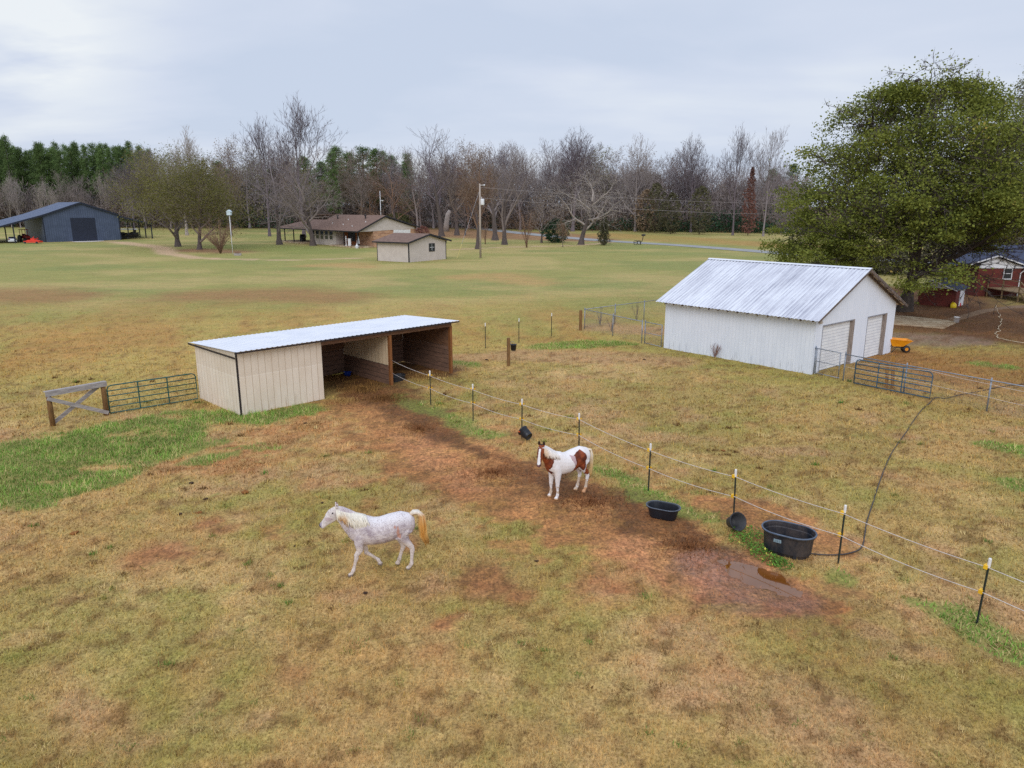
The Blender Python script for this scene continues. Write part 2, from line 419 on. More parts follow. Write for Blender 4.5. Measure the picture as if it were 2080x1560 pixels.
fine = k.noise(16, None, 6, .7); mid = k.noise(3.2, None, 5, .65)
thatch = k.noise(9, k.mapped((1, .35, 1)), 4, .7, 1.2)
mul = k.ramp(fine, [(.30, .40), (.45, .88), (.60, 1.2), (.78, 1.65)])
mul2 = k.ramp(mid, [(.3, .84), (.5, 1.0), (.7, 1.13)])
mul3 = k.ramp(thatch, [(.32, .78), (.5, 1.0), (.68, 1.2)])
c = k.mix(1, k.mix(1, k.mix(1, base, mul, 'MULTIPLY'), mul2, 'MULTIPLY'), mul3, 'MULTIPLY')
broadn = k.noise(.55, k.mapped((.45, 1, 1)), 5, .62); hue = k.noise(.9, None, 5, .65)
c = k.mix(1, c, k.ramp(broadn, [(.34, .90), (.5, 1.0), (.66, 1.08)]), 'MULTIPLY')
c = k.mix(1, c, k.ramp(hue, [(.36, (.93,1.0,.86)), (.5, (1,1,1)), (.64, (1.08,1.0,.98))]), 'MULTIPLY')
# hoof-churned earth specks
vor = k.node('ShaderNodeTexVoronoi'); vor.inputs['Scale'].default_value = 3.2; k.L(k.tc(), vor.inputs['Vector'])
churn = k.math('MULTIPLY', k.ramp(k.noise(5.5, None, 6, .7), [(.40, 1), (.52, 0)]), mk[0])
c = k.mix(k.math('MULTIPLY', churn, .45), c, (.12, .06, .03))
clod = k.ramp(k.noise(9, k.mapped((1,.8,1)), 5, .75), [(.34, .58), (.5, 1.0), (.66, 1.36)])
c = k.mix(mk[0], c, k.mix(1, c, clod, 'MULTIPLY'))
scrap = k.ramp(k.noise(4.2, k.mapped((.8,1,1)), 4, .6), [(.645, 0), (.69, 1)])
c = k.mix(k.math('MULTIPLY', scrap, .42), c, (.13, .075, .032))
rgh = k.math('SUBTRACT', .95, k.math('MULTIPLY', k.math('MULTIPLY', mk[2], .78), k.ramp(mid, [(.38, .25), (.55, 1)])))
k.set(c, rgh, spec=.3)
k.bump(k.math('ADD', k.math('MULTIPLY', fine, .6), k.math('MULTIPLY', vor.outputs['Distance'], k.math('ADD', k.math('MULTIPLY', mk[0], .8), .1))), .55, .06)
ground = link('ground', me, None, [k.m]); tag(ground, kind='structure')

# ------------------------------------------------------------------ real grass blades over the near paddock
def blades(name, X, Y, h, w, col, lean=.8, seed=1, z0=None):
    rs = np.random.RandomState(seed); n = len(X)
    a = rs.rand(n)*2*np.pi; ln = h*(.5+rs.rand(n)); tl = (.25+rs.rand(n)*lean)
    zb = np.zeros(n)-.01 if z0 is None else z0
    dx, dy = np.cos(a), np.sin(a); px, py = -dy*w/2, dx*w/2
    V = np.zeros((n, 3, 3)); V[:,0] = np.stack([X-px, Y-py, zb],1); V[:,1] = np.stack([X+px, Y+py, zb],1)
    V[:,2] = np.stack([X+dx*ln*np.sin(tl), Y+dy*ln*np.sin(tl), zb+ln*np.cos(tl)],1)
    return np_mesh(name, V, 3, [], col)
km = Mt('grass_blades'); km.set(km.attr('Col'), .85, spec=.2); grass_mat = km.m
def scatter(n, seed, y0=7.5, y1=40, pw=1.5):
    rs = np.random.RandomState(seed)
    t = rs.rand(n)
    y = (y0**(1-pw) + t*(y1**(1-pw)-y0**(1-pw)))**(1/(1-pw))
    x = (rs.rand(n)*2-1)*(y*.76+1.6)
    return x, y
from mathutils import kdtree
def zrelief(X, Y): return (fbm(X/1.1,Y/1.1,21,3)-.5)*.07 + (fbm(X/.35,Y/.35,22,2)-.5)*.035
bx, by = scatter(460000, 5, 7.5, 85)
bc, bb, bg, bw = ground_fields(bx, by)
rs = np.random.RandomState(9)
keep = (rs.rand(len(bx)) > np.clip(bb*1.25, 0, .97)) & (bg < .35)
inside = lambda x, y, o, ang, x0, x1, y0, y1: (lambda lx, ly: (lx > x0) & (lx < x1) & (ly > y0) & (ly < y1))((x-o[0])*math.cos(ang)+(y-o[1])*math.sin(ang), -(x-o[0])*math.sin(ang)+(y-o[1])*math.cos(ang))
SHED_O, SHED_A = (-11.27, 29.15), R(45)
GAR_O, GAR_A = (15.5, 36.84), R(39.8)
bld = inside(bx, by, SHED_O, SHED_A, 0, 11.5, 0, 4.2) | inside(bx, by, GAR_O, GAR_A, 0, 9.3, 0, 9.6)
keep &= ~bld
keep &= rs.rand(len(bx)) > sst(28, 84, by)
bx, by, bc = bx[keep], by[keep], bc[keep]
j = rs.rand(len(bx))
j = .62*sst(.28,.72,vnoise(bx/.11, by/.11, 61))+.38*rs.rand(len(bx)); j = 1-j
tint = np.where(j[:,None] < .50, np.array([1.30,1.24,1.16]), np.where(j[:,None] < .72, np.array([.84,.88,.58]), np.array([.56,.46,.36])))
bcol = np.clip(bc*tint*(.72+.56*rs.rand(len(bx)))[:,None], 0, .8)
sp2 = sst(.645,.675,fbm(bx/.30, by/.24, 97, 3)); bcol = lerp(bcol, A(98,68,36)*(.6+.8*rs.rand(len(bx)))[:,None], (sp2*.65)[:,None])
# distinct tufts of rank grass standing out of the cropped turf
tx, ty = scatter(420, 33, 7.5, 38); nt_ = 46
rt = np.random.RandomState(34); ox = np.repeat(tx, nt_)+rt.randn(420*nt_)*np.repeat(.04+.07*rt.rand(420), nt_); oy = np.repeat(ty, nt_)+rt.randn(420*nt_)*np.repeat(.03+.06*rt.rand(420), nt_)
tc_, tb_, tg_, tw_ = ground_fields(ox, oy); th_ = np.repeat(rt.rand(420), nt_)[:,None]
tcol = np.where(th_ < .40, A(206,180,122), np.where(th_ < .62, A(136,136,70), np.where(th_ < .86, A(112,82,48), A(92,124,48))))*(.6+.8*rt.rand(420*nt_))[:,None]
kk = (tb_ < .6) & ~(inside(ox, oy, SHED_O, SHED_A, 0, 11.5, 0, 4.2) | inside(ox, oy, GAR_O, GAR_A, 0, 9.3, 0, 9.6))
bx = np.concatenate([bx, ox[kk]]); by = np.concatenate([by, oy[kk]]); bcol = np.concatenate([bcol, tcol[kk]]); j = np.concatenate([j, np.full(kk.sum(), .25)])
sc = np.clip(by/14, .75, 2.2)
o = link('dormant_grass', blades('dormant_grass', bx, by, .075*sc**.5*(.6+.9*(1-j)), .016*sc, bcol, 1.25, 3, zrelief(bx,by)-.01), None, [grass_mat])
tag(o, 'short dormant straw coloured grass covering the paddock', 'grass', kind='stuff')
# lush green growth
def green_patch(name, strokes, n_per, h, w, label, seed, thr=.3):
    xs, ysl = [], []
    rs = np.random.RandomState(seed)
    for s in strokes:
        P = [at(p[0], p[1])+(p[2],) for p in s]
        if len(P) == 1: P = P*2
        for p, q in zip(P[:-1], P[1:]):
            n = int(n_per*(max(p[2], q[2])*2)*(math.hypot(q[0]-p[0], q[1]-p[1])+2*p[2])); t = rs.rand(n)
            wv = p[2]+(q[2]-p[2])*t; th = rs.rand(n)*6.283; rr = np.sqrt(rs.rand(n))*1.2*wv
            xs.append(p[0]+(q[0]-p[0])*t+rr*np.cos(th)); ysl.append(p[1]+(q[1]-p[1])*t+rr*np.sin(th))
    x = np.concatenate(xs); y = np.concatenate(ysl)
    c, b, g, w_ = ground_fields(x, y)
    k = (rs.rand(len(x)) < np.clip(g*1.15, 0, 1)**1.6) & (rs.rand(len(x)) > b) & ~inside(x, y, SHED_O, SHED_A, -.05, 11.5, -.05, 4.2)
    x, y = x[k], y[k]; n = len(x)
    cl = fbm(x/.6, y/.6, 77, 2)
    c1, c2, c3 = A(84,128,44), A(144,170,78), A(190,172,116)
    col = lerp(c1, c2, rs.rand(n)[:,None]); col = np.where(rs.rand(n)[:,None] < .30, c3, col)*(.45+1.1*cl)[:,None]
    o = link(name, blades(name, x, y, h*(.5+cl), w, col, 1.25, seed, zrelief(x,y)-.01), None, [grass_mat])
    return tag(o, label, 'grass', kind='stuff')
green_patch('green_grass', GREEN, 230, .15, .022, 'lush green grass growing in front of the gate and tan shed', 21, .45)
green_patch('green_weeds', GREEN2, 170, .12, .030, 'patches of bright green weeds growing in the brown paddock', 22)
TANKW = [[(1515,1085,.45),(1545,1100,.4)],[(1535,1128,.35),(1565,1143,.3)]]
def weeds_at_tank():
    rs = np.random.RandomState(4); V = []; col = []
    for px, py, w in ((1518,1083,.42),(1536,1098,.42),(1550,1128,.30),(1572,1142,.30),(1506,1098,.35),(1590,1150,.25),(1540,1115,.3)):
        cx_, cy_ = at(px, py)
        for i in range(230):
            th = rs.rand()*6.28; r = math.sqrt(rs.rand())*w; x, y = cx_+r*math.cos(th), cy_+r*math.sin(th)
            z = rs.rand()*.24*(1-r/w*.7); a = rs.rand()*6.28; s = .015+.025*rs.rand(); d = np.array([math.cos(a), math.sin(a), (rs.rand()-.3)]); p = np.array([x, y, z])
            q = np.array([-d[1], d[0], rs.rand()-.5])
            V.append([p-q*s*.5, p+d*s, p+q*s*.5, p-d*s]); col.append(A(92,132,48)*(.45+.9*rs.rand()))
            if rs.rand() < .03: col[-1] = A(215,205,90)
    return np_mesh('tank_weeds', np.array(V), 4, [], np.array(col))
tag(link('tank_weeds', weeds_at_tank(), None, [grass_mat]), 'bright leafy weeds with yellow flowers around the big black tank', 'weeds', kind='stuff')
# loose hay and trampled muck in front of the run-in shed
def hay():
    rs = np.random.RandomState(14); xs = []; ysl = []; cs = []
    for (px, py, w, n, c1, c2) in ((735,790,1.5,2600,(170,128,70),(96,64,36)),(700,815,.7,900,(196,160,100),(150,110,60)),(780,810,1.3,2300,(92,60,34),(140,98,54)),(870,765,1.5,1500,(190,155,95),(120,84,46)),(690,765,1.2,1000,(150,112,62),(96,64,36)),
                                   (930,745,.8,700,(206,184,140),(180,150,100)),(560,900,1.2,900,(206,170,118),(180,136,90)),(490,945,1.0,800,(206,166,112),(180,136,90)),(340,955,.9,500,(200,165,115),(170,130,90)),(640,860,1.0,600,(200,165,110),(150,110,70)),(850,870,1.2,900,(110,70,40),(150,100,60)),(1000,960,1.6,1100,(110,66,38),(160,108,66)),(1200,1020,1.6,1100,(100,60,36),(150,100,62)),(1400,1110,1.3,800,(96,58,34),(150,100,60))):
        x0, y0 = at(px, py); th = rs.rand(n)*6.283; r = rs.randn(n)*w*.55
        xs.append(x0+r*np.cos(th)); ysl.append(y0+r*np.sin(th)); t = rs.rand(n)[:,None]; cs.append(A(*c1)*(1-t)+A(*c2)*t)
    x = np.concatenate(xs); y = np.concatenate(ysl); c = np.concatenate(cs)
    return blades('loose_hay', x, y, .13, .02, c, 1.3, 15, zrelief(x,y))
tag(link('loose_hay', hay(), None, [grass_mat]), 'loose hay and trampled straw strewn before the run-in shed', 'hay', kind='stuff')

# ------------------------------------------------------------------ puddle, road, slab, footpath
def sheet(name, pts, mat, z=.006, thick=0, kind='structure'):
    m = MB(); n = len(pts)
    if thick: m.prism(pts, 'z', -.05, thick)
    else: m.add([(p[0], p[1], z) for p in pts], [tuple(range(n))])
    o = m.build(name, mat); tag(o, kind=kind); return o
def smooth_loop(pts, k=4):
    out = []; n = len(pts)
    for i in range(n):
        p0, p1, p2, p3 = [Vector(pts[(i+j-1) % n]) for j in range(4)]
        for s in range(k):
            t = s/k; out.append(tuple(.5*((2*p1)+(p2-p0)*t+(2*p0-5*p1+4*p2-p3)*t*t+(3*p1-p0-3*p2+p3)*t**3)))
    return out
pk = Mt('muddy_water')
pk.set(pk.ramp(pk.noise(1.6), [(.4, A(112,66,24)), (.6, A(124,76,36))]), .02, spec=.5); pk.b.inputs['IOR'].default_value = 1.5; pk.b.inputs['Coat Weight'].default_value = .3; pk.b.inputs['Coat Roughness'].default_value = .02
pud = [at(*p) for p in [(1440,1130),(1500,1120),(1570,1135),(1620,1160),(1660,1200),(1640,1225),(1590,1225),(1520,1215),(1450,1190)]]
sheet('puddle', smooth_loop(pud), pk.m, -.022)
rk = Mt('road_asphalt'); rk.set(rk.ramp(rk.noise(.6, None, 6), [(.35, A(146,146,146)), (.65, A(162,162,161))]), 1.0, spec=.05)
def ribbon(name, pts, w, mat, dz=.05):
    m = MB(); vs = []
    P = [Vector(p) for p in pts]
    for i, p in enumerate(P):
        d = (P[min(i+1, len(P)-1)]-P[max(i-1, 0)]).normalized(); nrm = Vector((-d.y, d.x))
        for s in (-1, 1):
            q = p+nrm*w/2*s; vs.append((q.x, q.y, terr(q.x, q.y)+dz))
    m.add(vs, [(2*i, 2*i+1, 2*i+3, 2*i+2) for i in range(len(P)-1)])
    return tag(m.build(name, mat), kind='structure')
rp = [at(*p) for p in [(2300,548),(2000,539),(1800,529),(1640,518.5),(1480,506),(1380,498.5),(1290,493),(1200,487),(1110,479),(1000,467),(930,456.5),(870,447.5),(838,443)]]
def resample(pts, k=8):
    out = []; n = len(pts)
    for i in range(n-1):
        p0, p1, p2, p3 = [Vector(pts[min(max(i+j-1, 0), n-1)]) for j in range(4)]
        for s in range(k):
            t = s/k; out.append((.5*((2*p1)+(p2-p0)*t+(2*p0-5*p1+4*p2-p3)*t*t+(3*p1-p0-3*p2+p3)*t**3)))
    return out+[Vector(pts[-1])]
ribbon('road', resample(rp), 5.6, rk.m)
conc = M('old_concrete', A(196,178,150), A(150,122,92), 1.3, .9)
slab = [at(*p) for p in [(1780,655),(1810,659),(1916,668),(1946,655),(1842,644),(1800,641)]]
sheet('concrete_slab', slab, conc, thick=.09)
fp = M('footpath_concrete', A(140,112,84), A(112,84,60), 2.0, .9)
sheet('footpath', [at(*p) for p in [(1944,652),(1920,649),(1955,640),(1990,630),(2050,622),(2090,620),(2090,626),(2040,628),(2000,636),(1965,646)]], fp, thick=.03)
# ================================================================== buildings
def corrugated(m, x0, x1, p0, p1, pitch, amp, thick=.01, mi=0, axis='x', per=4, sharp=False):
    """ribbed sheet between line p0 (y,z) and p1 (y,z), ribs repeating along x (axis 'x') or with x/y swapped"""
    n = max(2, int((x1-x0)/pitch*per)); vs = []
    ny, nz = p1[0]-p0[0], p1[1]-p0[1]; l = math.hypot(ny, nz); ny, nz = -nz/l, ny/l
    if nz < 0: ny, nz = -ny, -nz
    for i in range(n+1):
        x = x0+(x1-x0)*i/n; ph = (i % per)/per
        hgt = (amp if (ph < .3) else 0) if sharp else amp*math.sin(2*math.pi*ph)
        for (y, z) in (p0, p1):
            q = (y+ny*hgt, z+nz*hgt); vs.append((x, q[0], q[1]) if axis == 'x' else (q[0], x, q[1]))
    m.add(vs, [(2*i, 2*i+2, 2*i+3, 2*i+1) for i in range(n)], mi)

# ---------- run-in shed
def siding_mat(name, c1, c2, period, dark, axis=0, gw=.028, scale=2.2, stain=None, seam=None):
    k = Mt(name); co = k.sep(k.tc())
    u = k.math('ADD', co[0], co[1]) if axis == 2 else co[axis]
    g = k.stripes(u, period, gw)
    c = k.ramp(k.noise(scale, k.mapped((1,1,.35)), 5), [(.35, c1), (.65, c2)])
    if stain is not None:
        st = k.ramp(k.noise(1, k.mapped((9,9,.9)), 4, .6), [(.55, 0), (.66, 1)])
        low = k.ramp(k.math('DIVIDE', co[2], 1.0), [(.05, 1), (.62, 0)])
        c = k.mix(k.math('MULTIPLY', k.math('MULTIPLY', st, low), .6), c, stain)
    if seam:
        up_ = k.math('GREATER_THAN', co[2], seam); c = k.mix(k.math('MULTIPLY', up_, .10), c, A(150,120,92))
        c = k.mix(k.math('MULTIPLY', k.math('LESS_THAN', k.math('ABSOLUTE', k.math('SUBTRACT', co[2], seam)), .014), .5), c, A(244,234,220))
    c = k.mix(g, c, dark); k.set(c, .75, spec=.25); k.bump(g, -.4, .01); return k.m
beige = siding_mat('beige_panel_siding', A(234,220,202), A(226,210,190), .305, tuple(A(186,166,142)), 2, .022, stain=tuple(A(158,128,98)), seam=1.62)
beige_in = siding_mat('beige_inner_siding', A(226,204,172), A(210,188,156), .305, tuple(A(150,124,92)), 2, .02)
dwood = M('dark_stained_planks', A(128,92,66), A(94,66,50), 3, .85, stretch=(1,1,5), bump=.3)
k = Mt('rough_kick_planks'); co = k.sep(k.tc()); g = k.stripes(co[2], .24, .018)
k.set(k.mix(g, k.ramp(k.noise(2.5, k.mapped((1,1,5)), 5), [(.3, A(134,102,84)), (.7, A(98,74,62))]), A(30,22,20)), .9); kick = k.m
post_wood = M('orange_brown_post_wood', A(146,92,46), A(112,68,34), 4, .8, stretch=(3,3,.4), bump=.2)
k = Mt('white_metal_roof'); k.set(k.ramp(k.noise(.8, None, 4), [(.35, A(226,228,234)), (.7, A(212,216,226))]), .4, 0, .4); white_roof = k.m
trim_dark = M('dark_trim', A(50,40,38), A(36,30,30), 5, .7)
s = thing('run_in_shed', 'long tan run-in shed with a white metal roof and two open stalls', 'shed', (SHED_O[0], SHED_O[1], 0), SHED_A)
LX, DY = 11.48, 4.15
zf = lambda y: 2.70 - y*.042          # roof underside
m = MB()
m.prism([(0,-.02),(DY,-.02),(DY,zf(DY)),(0,zf(0))], 'x', 0, .06)
w = m.build('end_wall', beige, s)
w2 = MB().prism([(0,.03),(DY,.03),(DY,zf(DY)),(0,zf(0))], 'x', LX-.06, LX).build('end_wall', beige, s)
MB().box(.06, LX-.06, DY-.06, DY, .02, zf(DY)).build('back_wall', beige, s)
MB().box(.062, 3.92, 0, .06, .0, zf(0)-.0).build('front_wall', beige, s)
MB().prism([(-.012,-.012),(.05,-.012),(.05,-.001),(-.001,-.001),(-.001,.05),(-.012,.05)], 'z', -.02, zf(0)).build('corner_trim', trim_dark, s)
MB().box(3.84, 3.90, .07, DY-.07, 0, zf(DY)-.02).build('partition_wall', dwood, s)
p = MB().prism([(.16,.9),(DY-.07,.9),(DY-.07,zf(DY)-.05),(.16,zf(.16)-.05)], 'x', 7.60, 7.66).build('partition_wall', beige_in, s)
MB().box(7.57, 7.69, .10, DY-.075, .02, .97).build('kick_boards', kick, s)
m = MB(); m.box(3.93, 7.56, DY-.10, DY-.062, .03, 1.25); m.box(7.70, LX-.10, DY-.10, DY-.062, .03, 1.25)
m.build('kick_boards', kick, s)
MB().box(LX-.10, LX-.062, .05, DY-.11, .03, 1.4).build('kick_boards', kick, s)
MB().box(LX-.078, LX-.064, .05, DY-.11, 1.41, zf(DY)-.04).build('inner_lining', dwood, s)
MB().box(3.93, LX-.11, DY-.082, DY-.064, 1.26, zf(DY)-.03).build('inner_lining', dwood, s)
for px in (7.56, 11.37): MB().box(px, px+.14, -.05, .10, -.05, zf(0)-.22).build('post', post_wood, s)
MB().box(3.925, LX, -.045, .0, zf(0)-.235, zf(0)-.01).build('header_beam', dwood, s)
m = MB()
for x in np.arange(.3, LX, .61): m.box(x, x+.05, .07, DY-.08, zf(DY)-.13, zf(DY)-.015)
m.build('rafter', dwood, s)
m = MB(); corrugated(m, -.16, LX+.32, (-.28, zf(-.28)+.035), (DY+.28, zf(DY+.28)+.035), .23, .016, per=6, sharp=True)
m.build('roof', white_roof, s, recalc=False)
m = MB(); m.box(-.17, LX+.33, -.30, -.282, zf(0)-.03, zf(0)+.032); m.box(-.185, -.165, -.28, DY+.28, zf(DY)-.06, zf(DY)+.015)
m.build('roof_edge', trim_dark, s)
# ---------- things in the stalls
black_pl = M('black_plastic', A(36,40,48), A(24,27,34), 3, .42, spec=.45)
black_worn = M('worn_black_rubber', A(52,52,56), A(30,32,38), 4, .6, bump=.15)
def oval_ring(L, Wd, n=10):
    r = Wd/2; a = max(L/2-r, 0); pts = []
    for i in range(n+1): t = -math.pi/2+math.pi*i/n; pts.append((a+r*math.cos(t), r*math.sin(t)))
    for i in range(n+1): t = math.pi/2+math.pi*i/n; pts.append((-a+r*math.cos(t), r*math.sin(t)))
    return pts
def oval_tub(m, prof, n=10, mi=0):
    rings = [[(x, y, z) for x, y in oval_ring(L, Wd, n)] for L, Wd, z in prof]
    k = len(rings[0]); vs = [v for r in rings for v in r]
    m.add(vs, [(i*k+j, i*k+(j+1) % k, (i+1)*k+(j+1) % k, (i+1)*k+j) for i in range(len(rings)-1) for j in range(k)], mi)
    m.add(rings[0], [tuple(range(k))[::-1]], mi); m.add(rings[-1], [tuple(range(k))], mi)
def local(o, a, lx, ly): return (o[0]+lx*math.cos(a)-ly*math.sin(a), o[1]+lx*math.sin(a)+ly*math.cos(a))
blue = M('blue_plastic', A(28,70,170), A(20,52,140), 4, .4)
yellow = M('yellow_wood', A(206,190,96), A(180,160,70), 4, .6)
px_, py_ = at(706, 764)
t = thing('blue_feed_tub', 'small blue tub with a pale stick lying in the open stall', 'tub', (px_, py_), R(20))
MB().lathe([(.01,.02),(.17,.02),(.22,.2),(.235,.21),(.22,.215),(.16,.05),(.01,.04)], 16).build('tub', blue, t, True)
MB().tube([(-.15,0,.2),(-.75,.05,.1)], .022, 6).build('stick', yellow, t)
t = thing('feed_trough', 'low grey-black oval trough beside the shed post', 'trough', local(SHED_O, SHED_A, 8.35, .55), SHED_A+R(10))
m = MB(); oval_tub(m, [(.85,.45,0),(1.0,.55,.26),(1.04,.58,.27),(1.02,.56,.29),(.97,.52,.28),(.84,.42,.06)]); m.build('trough', black_worn, t)

# ---------- white garage
k = Mt('weathered_tin_roof')
v = k.mapped((.10, 4.4, .10)); streak = k.noise(1.3, v, 6, .75); broad = k.noise(.45, None, 4, .6)
co = k.sep(k.tc())
c = k.ramp(k.math('ADD', k.math('MULTIPLY', streak, .65), k.math('MULTIPLY', broad, .35)), [(.34, A(160,162,174)), (.47, A(206,208,217)), (.58, A(226,229,236))])
dark = k.math('MULTIPLY', k.math('LESS_THAN', k.math('FRACT', k.math('DIVIDE', co[1], .23)), .30), k.ramp(k.noise(.9, k.mapped((.5,2.5,.5)), 5, .7), [(.40, .15), (.62, .65)]))
c = k.mix(dark, c, A(140,142,158)); k.set(c, .55, 0, .3); tin = k.m
gwall = siding_mat('white_ribbed_siding', A(230,235,245), A(222,228,239), .23, tuple(A(211,217,229)), 2, .022, stain=tuple(A(110,112,122)))
gar = thing('white_garage', 'white metal garage with a streaked corrugated tin roof and two roll doors', 'garage', (GAR_O[0], GAR_O[1], 0), GAR_A)
GW, GL, GE, GP = 9.25, 9.6, 3.0, 5.1
def wall_with_holes(x0, x1, top, holes, y0, y1):
    """front wall as vertical pieces; holes (a,b,ztop), top(x)->z piecewise with apex"""
    m = MB(); xs = sorted(set([x0, x1, GW/2]+[h for a, b, z in holes for h in (a, b)]))
    for a, b in zip(xs[:-1], xs[1:]):
        zb = 0
        for ha, hb, hz in holes:
            if a >= ha-1e-6 and b <= hb+1e-6: zb = hz
        m.prism([(a, zb), (b, zb), (b, top(b)), (a, top(a))], 'y', y0, y1)
    return m
gtop = lambda x: GE+(GP-GE)*(1-abs(x-GW/2)/(GW/2))
DOORS = ((.75, 4.25, 2.5), (5.75, 8.2, 2.48))
wall_with_holes(0, GW, gtop, DOORS, 0, .08).build('front_wall', gwall, gar)
MB().prism([(0,0),(GW,0),(GW,GE),(GW/2,GP),(0,GE)], 'y', GL-.08, GL).build('back_wall', gwall, gar)
MB().box(0, .08, .083, GL-.083, 0, GE).build('side_wall', gwall, gar)
MB().box(GW-.08, GW, .083, GL-.083, 0, GE).build('side_wall', gwall, gar)
k = Mt('rolled_door_white'); co = k.sep(k.tc()); g = k.stripes(co[2], .17, .022)
k.set(k.mix(g, k.ramp(k.noise(2), [(.4, A(236,238,240)), (.6, A(224,226,230))]), A(176,180,190)), .6); k.bump(g, -.5, .01); rdoor = k.m
jamb = M('grey_weathered_jamb', A(158,144,134), A(122,110,102), 5, .85, stretch=(4,4,.5))
dframe = M('door_edge_trim', A(150,150,156), A(130,130,138), 5, .7)
for a, b, z in DOORS:
    d = MB().box(a+.02, b-.02, .16, .20, .03, z-.02).build('roll_door', rdoor, gar)
    MB().box(b-.20, b-.003, -.015, .155, .0, z-.003).build('jamb', jamb, d)
    MB().box(a, b, -.01, .14, z-.06, z-.004).box(a+.003, a+.05, -.01, .14, 0, z-.07).build('door_frame', dframe, d)
roof_m = MB()
for s_ in (0, 1):
    # slopes built in (x,z) with ribs repeating along y
    pts = ((-.55, GE+.13-.55*(GP-GE)/(GW/2)+.0), (GW/2, GP+.13)) if s_ == 0 else ((GW+.75, GE+.13-.75*(GP-GE)/(GW/2)), (GW/2, GP+.13))
    corrugated(roof_m, -.42, GL+.35, pts[0], pts[1], .23, .022, axis='y', per=6)
roof_m.build('roof', tin, gar, recalc=False)
cap = MB().prism([(GW/2-.16, GP+.10),(GW/2, GP+.175),(GW/2+.16, GP+.10),(GW/2, GP+.155)], 'y', -.43, GL+.36).build('ridge_cap', white_roof, gar)
raf = M('old_rafter_wood', A(120,104,92), A(84,72,66), 4, .9)
m = MB(); sl = (GP-GE)/(GW/2)
for y in (-.38, -.05):
    m.beam((-.45, y, GE-.45*sl+.04), (GW/2, y, GP+.04), .05, .12); m.beam((GW+.65, y, GE-.65*sl+.04), (GW/2, y, GP+.04), .05, .12)
for x in np.arange(-.35, GW+.7, .95):
    z = (GE+x*sl if x < GW/2 else GP-(x-GW/2)*sl)+.075
    m.box(x-.04, x+.04, -.40, -.01, z-.035, z+.02)
for y in np.arange(.6, GL, .62):
    m.beam((-.5, y, GE-.5*sl+.03), (-.005, y, GE+.03), .045, .1); m.beam((GW+.7, y, GE-.7*sl+.03), (GW+.005, y, GE+.03), .045, .1)
m.build('eave_rafters', raf, gar)
lamp_m = M('dusty_lamp', A(200,190,180), A(170,160,150), 4, .5)
MB().sphere((.35,-.09,2.72), .10, 8).box(.31,.39,-.06,-.002,2.74,2.84).build('floodlight', lamp_m, gar)
# ---------- wheelbarrow
t = thing('wheelbarrow', 'yellow-orange wheelbarrow parked beside the white garage', 'wheelbarrow', at(1822, 715), R(-8))
yel = M('yellow_barrow_paint', A(240,160,24), A(222,140,18), 3, .45)
m = MB(); top = [(-.62,-.36),(.66,-.42),(.66,.42),(-.62,.36)]; bot = [(-.38,-.24),(.22,-.24),(.22,.24),(-.38,.24)]
vs = [(x,y,.82 if x<0 else .74) for x,y in top]+[(x,y,.38) for x,y in bot]; vi = [(x*.96,y*.95,(.82 if x<0 else .74)-.002) for x,y in top]+[(x*.96,y*.95,.40) for x,y in bot]
m.add(vs, [(0,1,5,4),(1,2,6,5),(2,3,7,6),(3,0,4,7),(4,5,6,7)]); m.add(vi, [(0,4,5,1),(1,5,6,2),(2,6,7,3),(3,7,4,0),(4,7,6,5)]); m.add(vs[:4]+vi[:4], [(0,4,5,1),(1,5,6,2),(2,6,7,3),(3,7,4,0)])
m.tube([(.66,-.42,.74),(.66,.42,.74),(-.62,.36,.82),(-.62,-.36,.82),(.66,-.42,.74)], .018, 6)
m.build('tray', yel, t)
dkm = M('dark_steel_tube', A(52,48,46), A(36,34,34), 5, .6)
m = MB()
for s_ in (-1, 1):
    m.tube([(.45,s_*.18,.22),(-.35,s_*.26,.36),(-1.15,s_*.33,.62)], .02, 6); m.tube([(-.25,s_*.25,.36),(-.42,s_*.27,0),(-.12,s_*.25,.37)], .016, 6)
m.build('frame', dkm, t)
for y in (-.17, .17):
    wmb = MB(); wmb.lathe([(.10,-.05),(.19,-.05),(.215,0),(.19,.05),(.10,.05)], 18); wmb.xf(Matrix.Translation((.45,y,.215)) @ Matrix.Rotation(math.pi/2, 4, 'X'))
    wh = wmb.build('wheel', black_worn, t, True)
    MB().lathe([(.01,-.03),(.10,-.04),(.10,.04),(.01,.03)], 12).xf(Matrix.Translation((.45,y,.215)) @ Matrix.Rotation(math.pi/2, 4, 'X')).build('hub', yel, wh)

# ---------- brick pump house and its jugs
k = Mt('dark_red_brick'); br = k.node('ShaderNodeTexBrick'); br.inputs['Scale'].default_value = 1.0
br.inputs['Brick Width'].default_value = .21; br.inputs['Row Height'].default_value = .075; br.inputs['Mortar Size'].default_value = .008
for i, c in ((1, A(116,42,34)), (2, A(90,32,28)), (3, A(106,66,56))): br.inputs[['', 'Color1', 'Color2', 'Mortar'][i]].default_value = (*c, 1)
mp = k.node('ShaderNodeCombineXYZ'); co = k.sep(k.tc()); k.L(k.math('ADD', co[0], co[1]), mp.inputs[0]); k.L(co[2], mp.inputs[1]); k.L(mp.outputs[0], br.inputs['Vector'])
k.set(k.mix(1, br.outputs['Color'], k.ramp(k.noise(.8), [(.3, .7), (.7, 1.15)]), 'MULTIPLY'), .9); brick = k.m
shingle_b = M('blue_grey_shingles', A(70,78,102), A(50,56,78), 6, .95, stretch=(1,1,3), bump=.3)
white_trim = M('white_trim', A(228,228,230), A(214,214,218), 3, .6)
WO, WA = (36.2, 64.93), R(-48)
t = thing('pump_house', 'small red brick pump house with a white gable beneath the big oak', 'shed', (*WO, 0), WA)
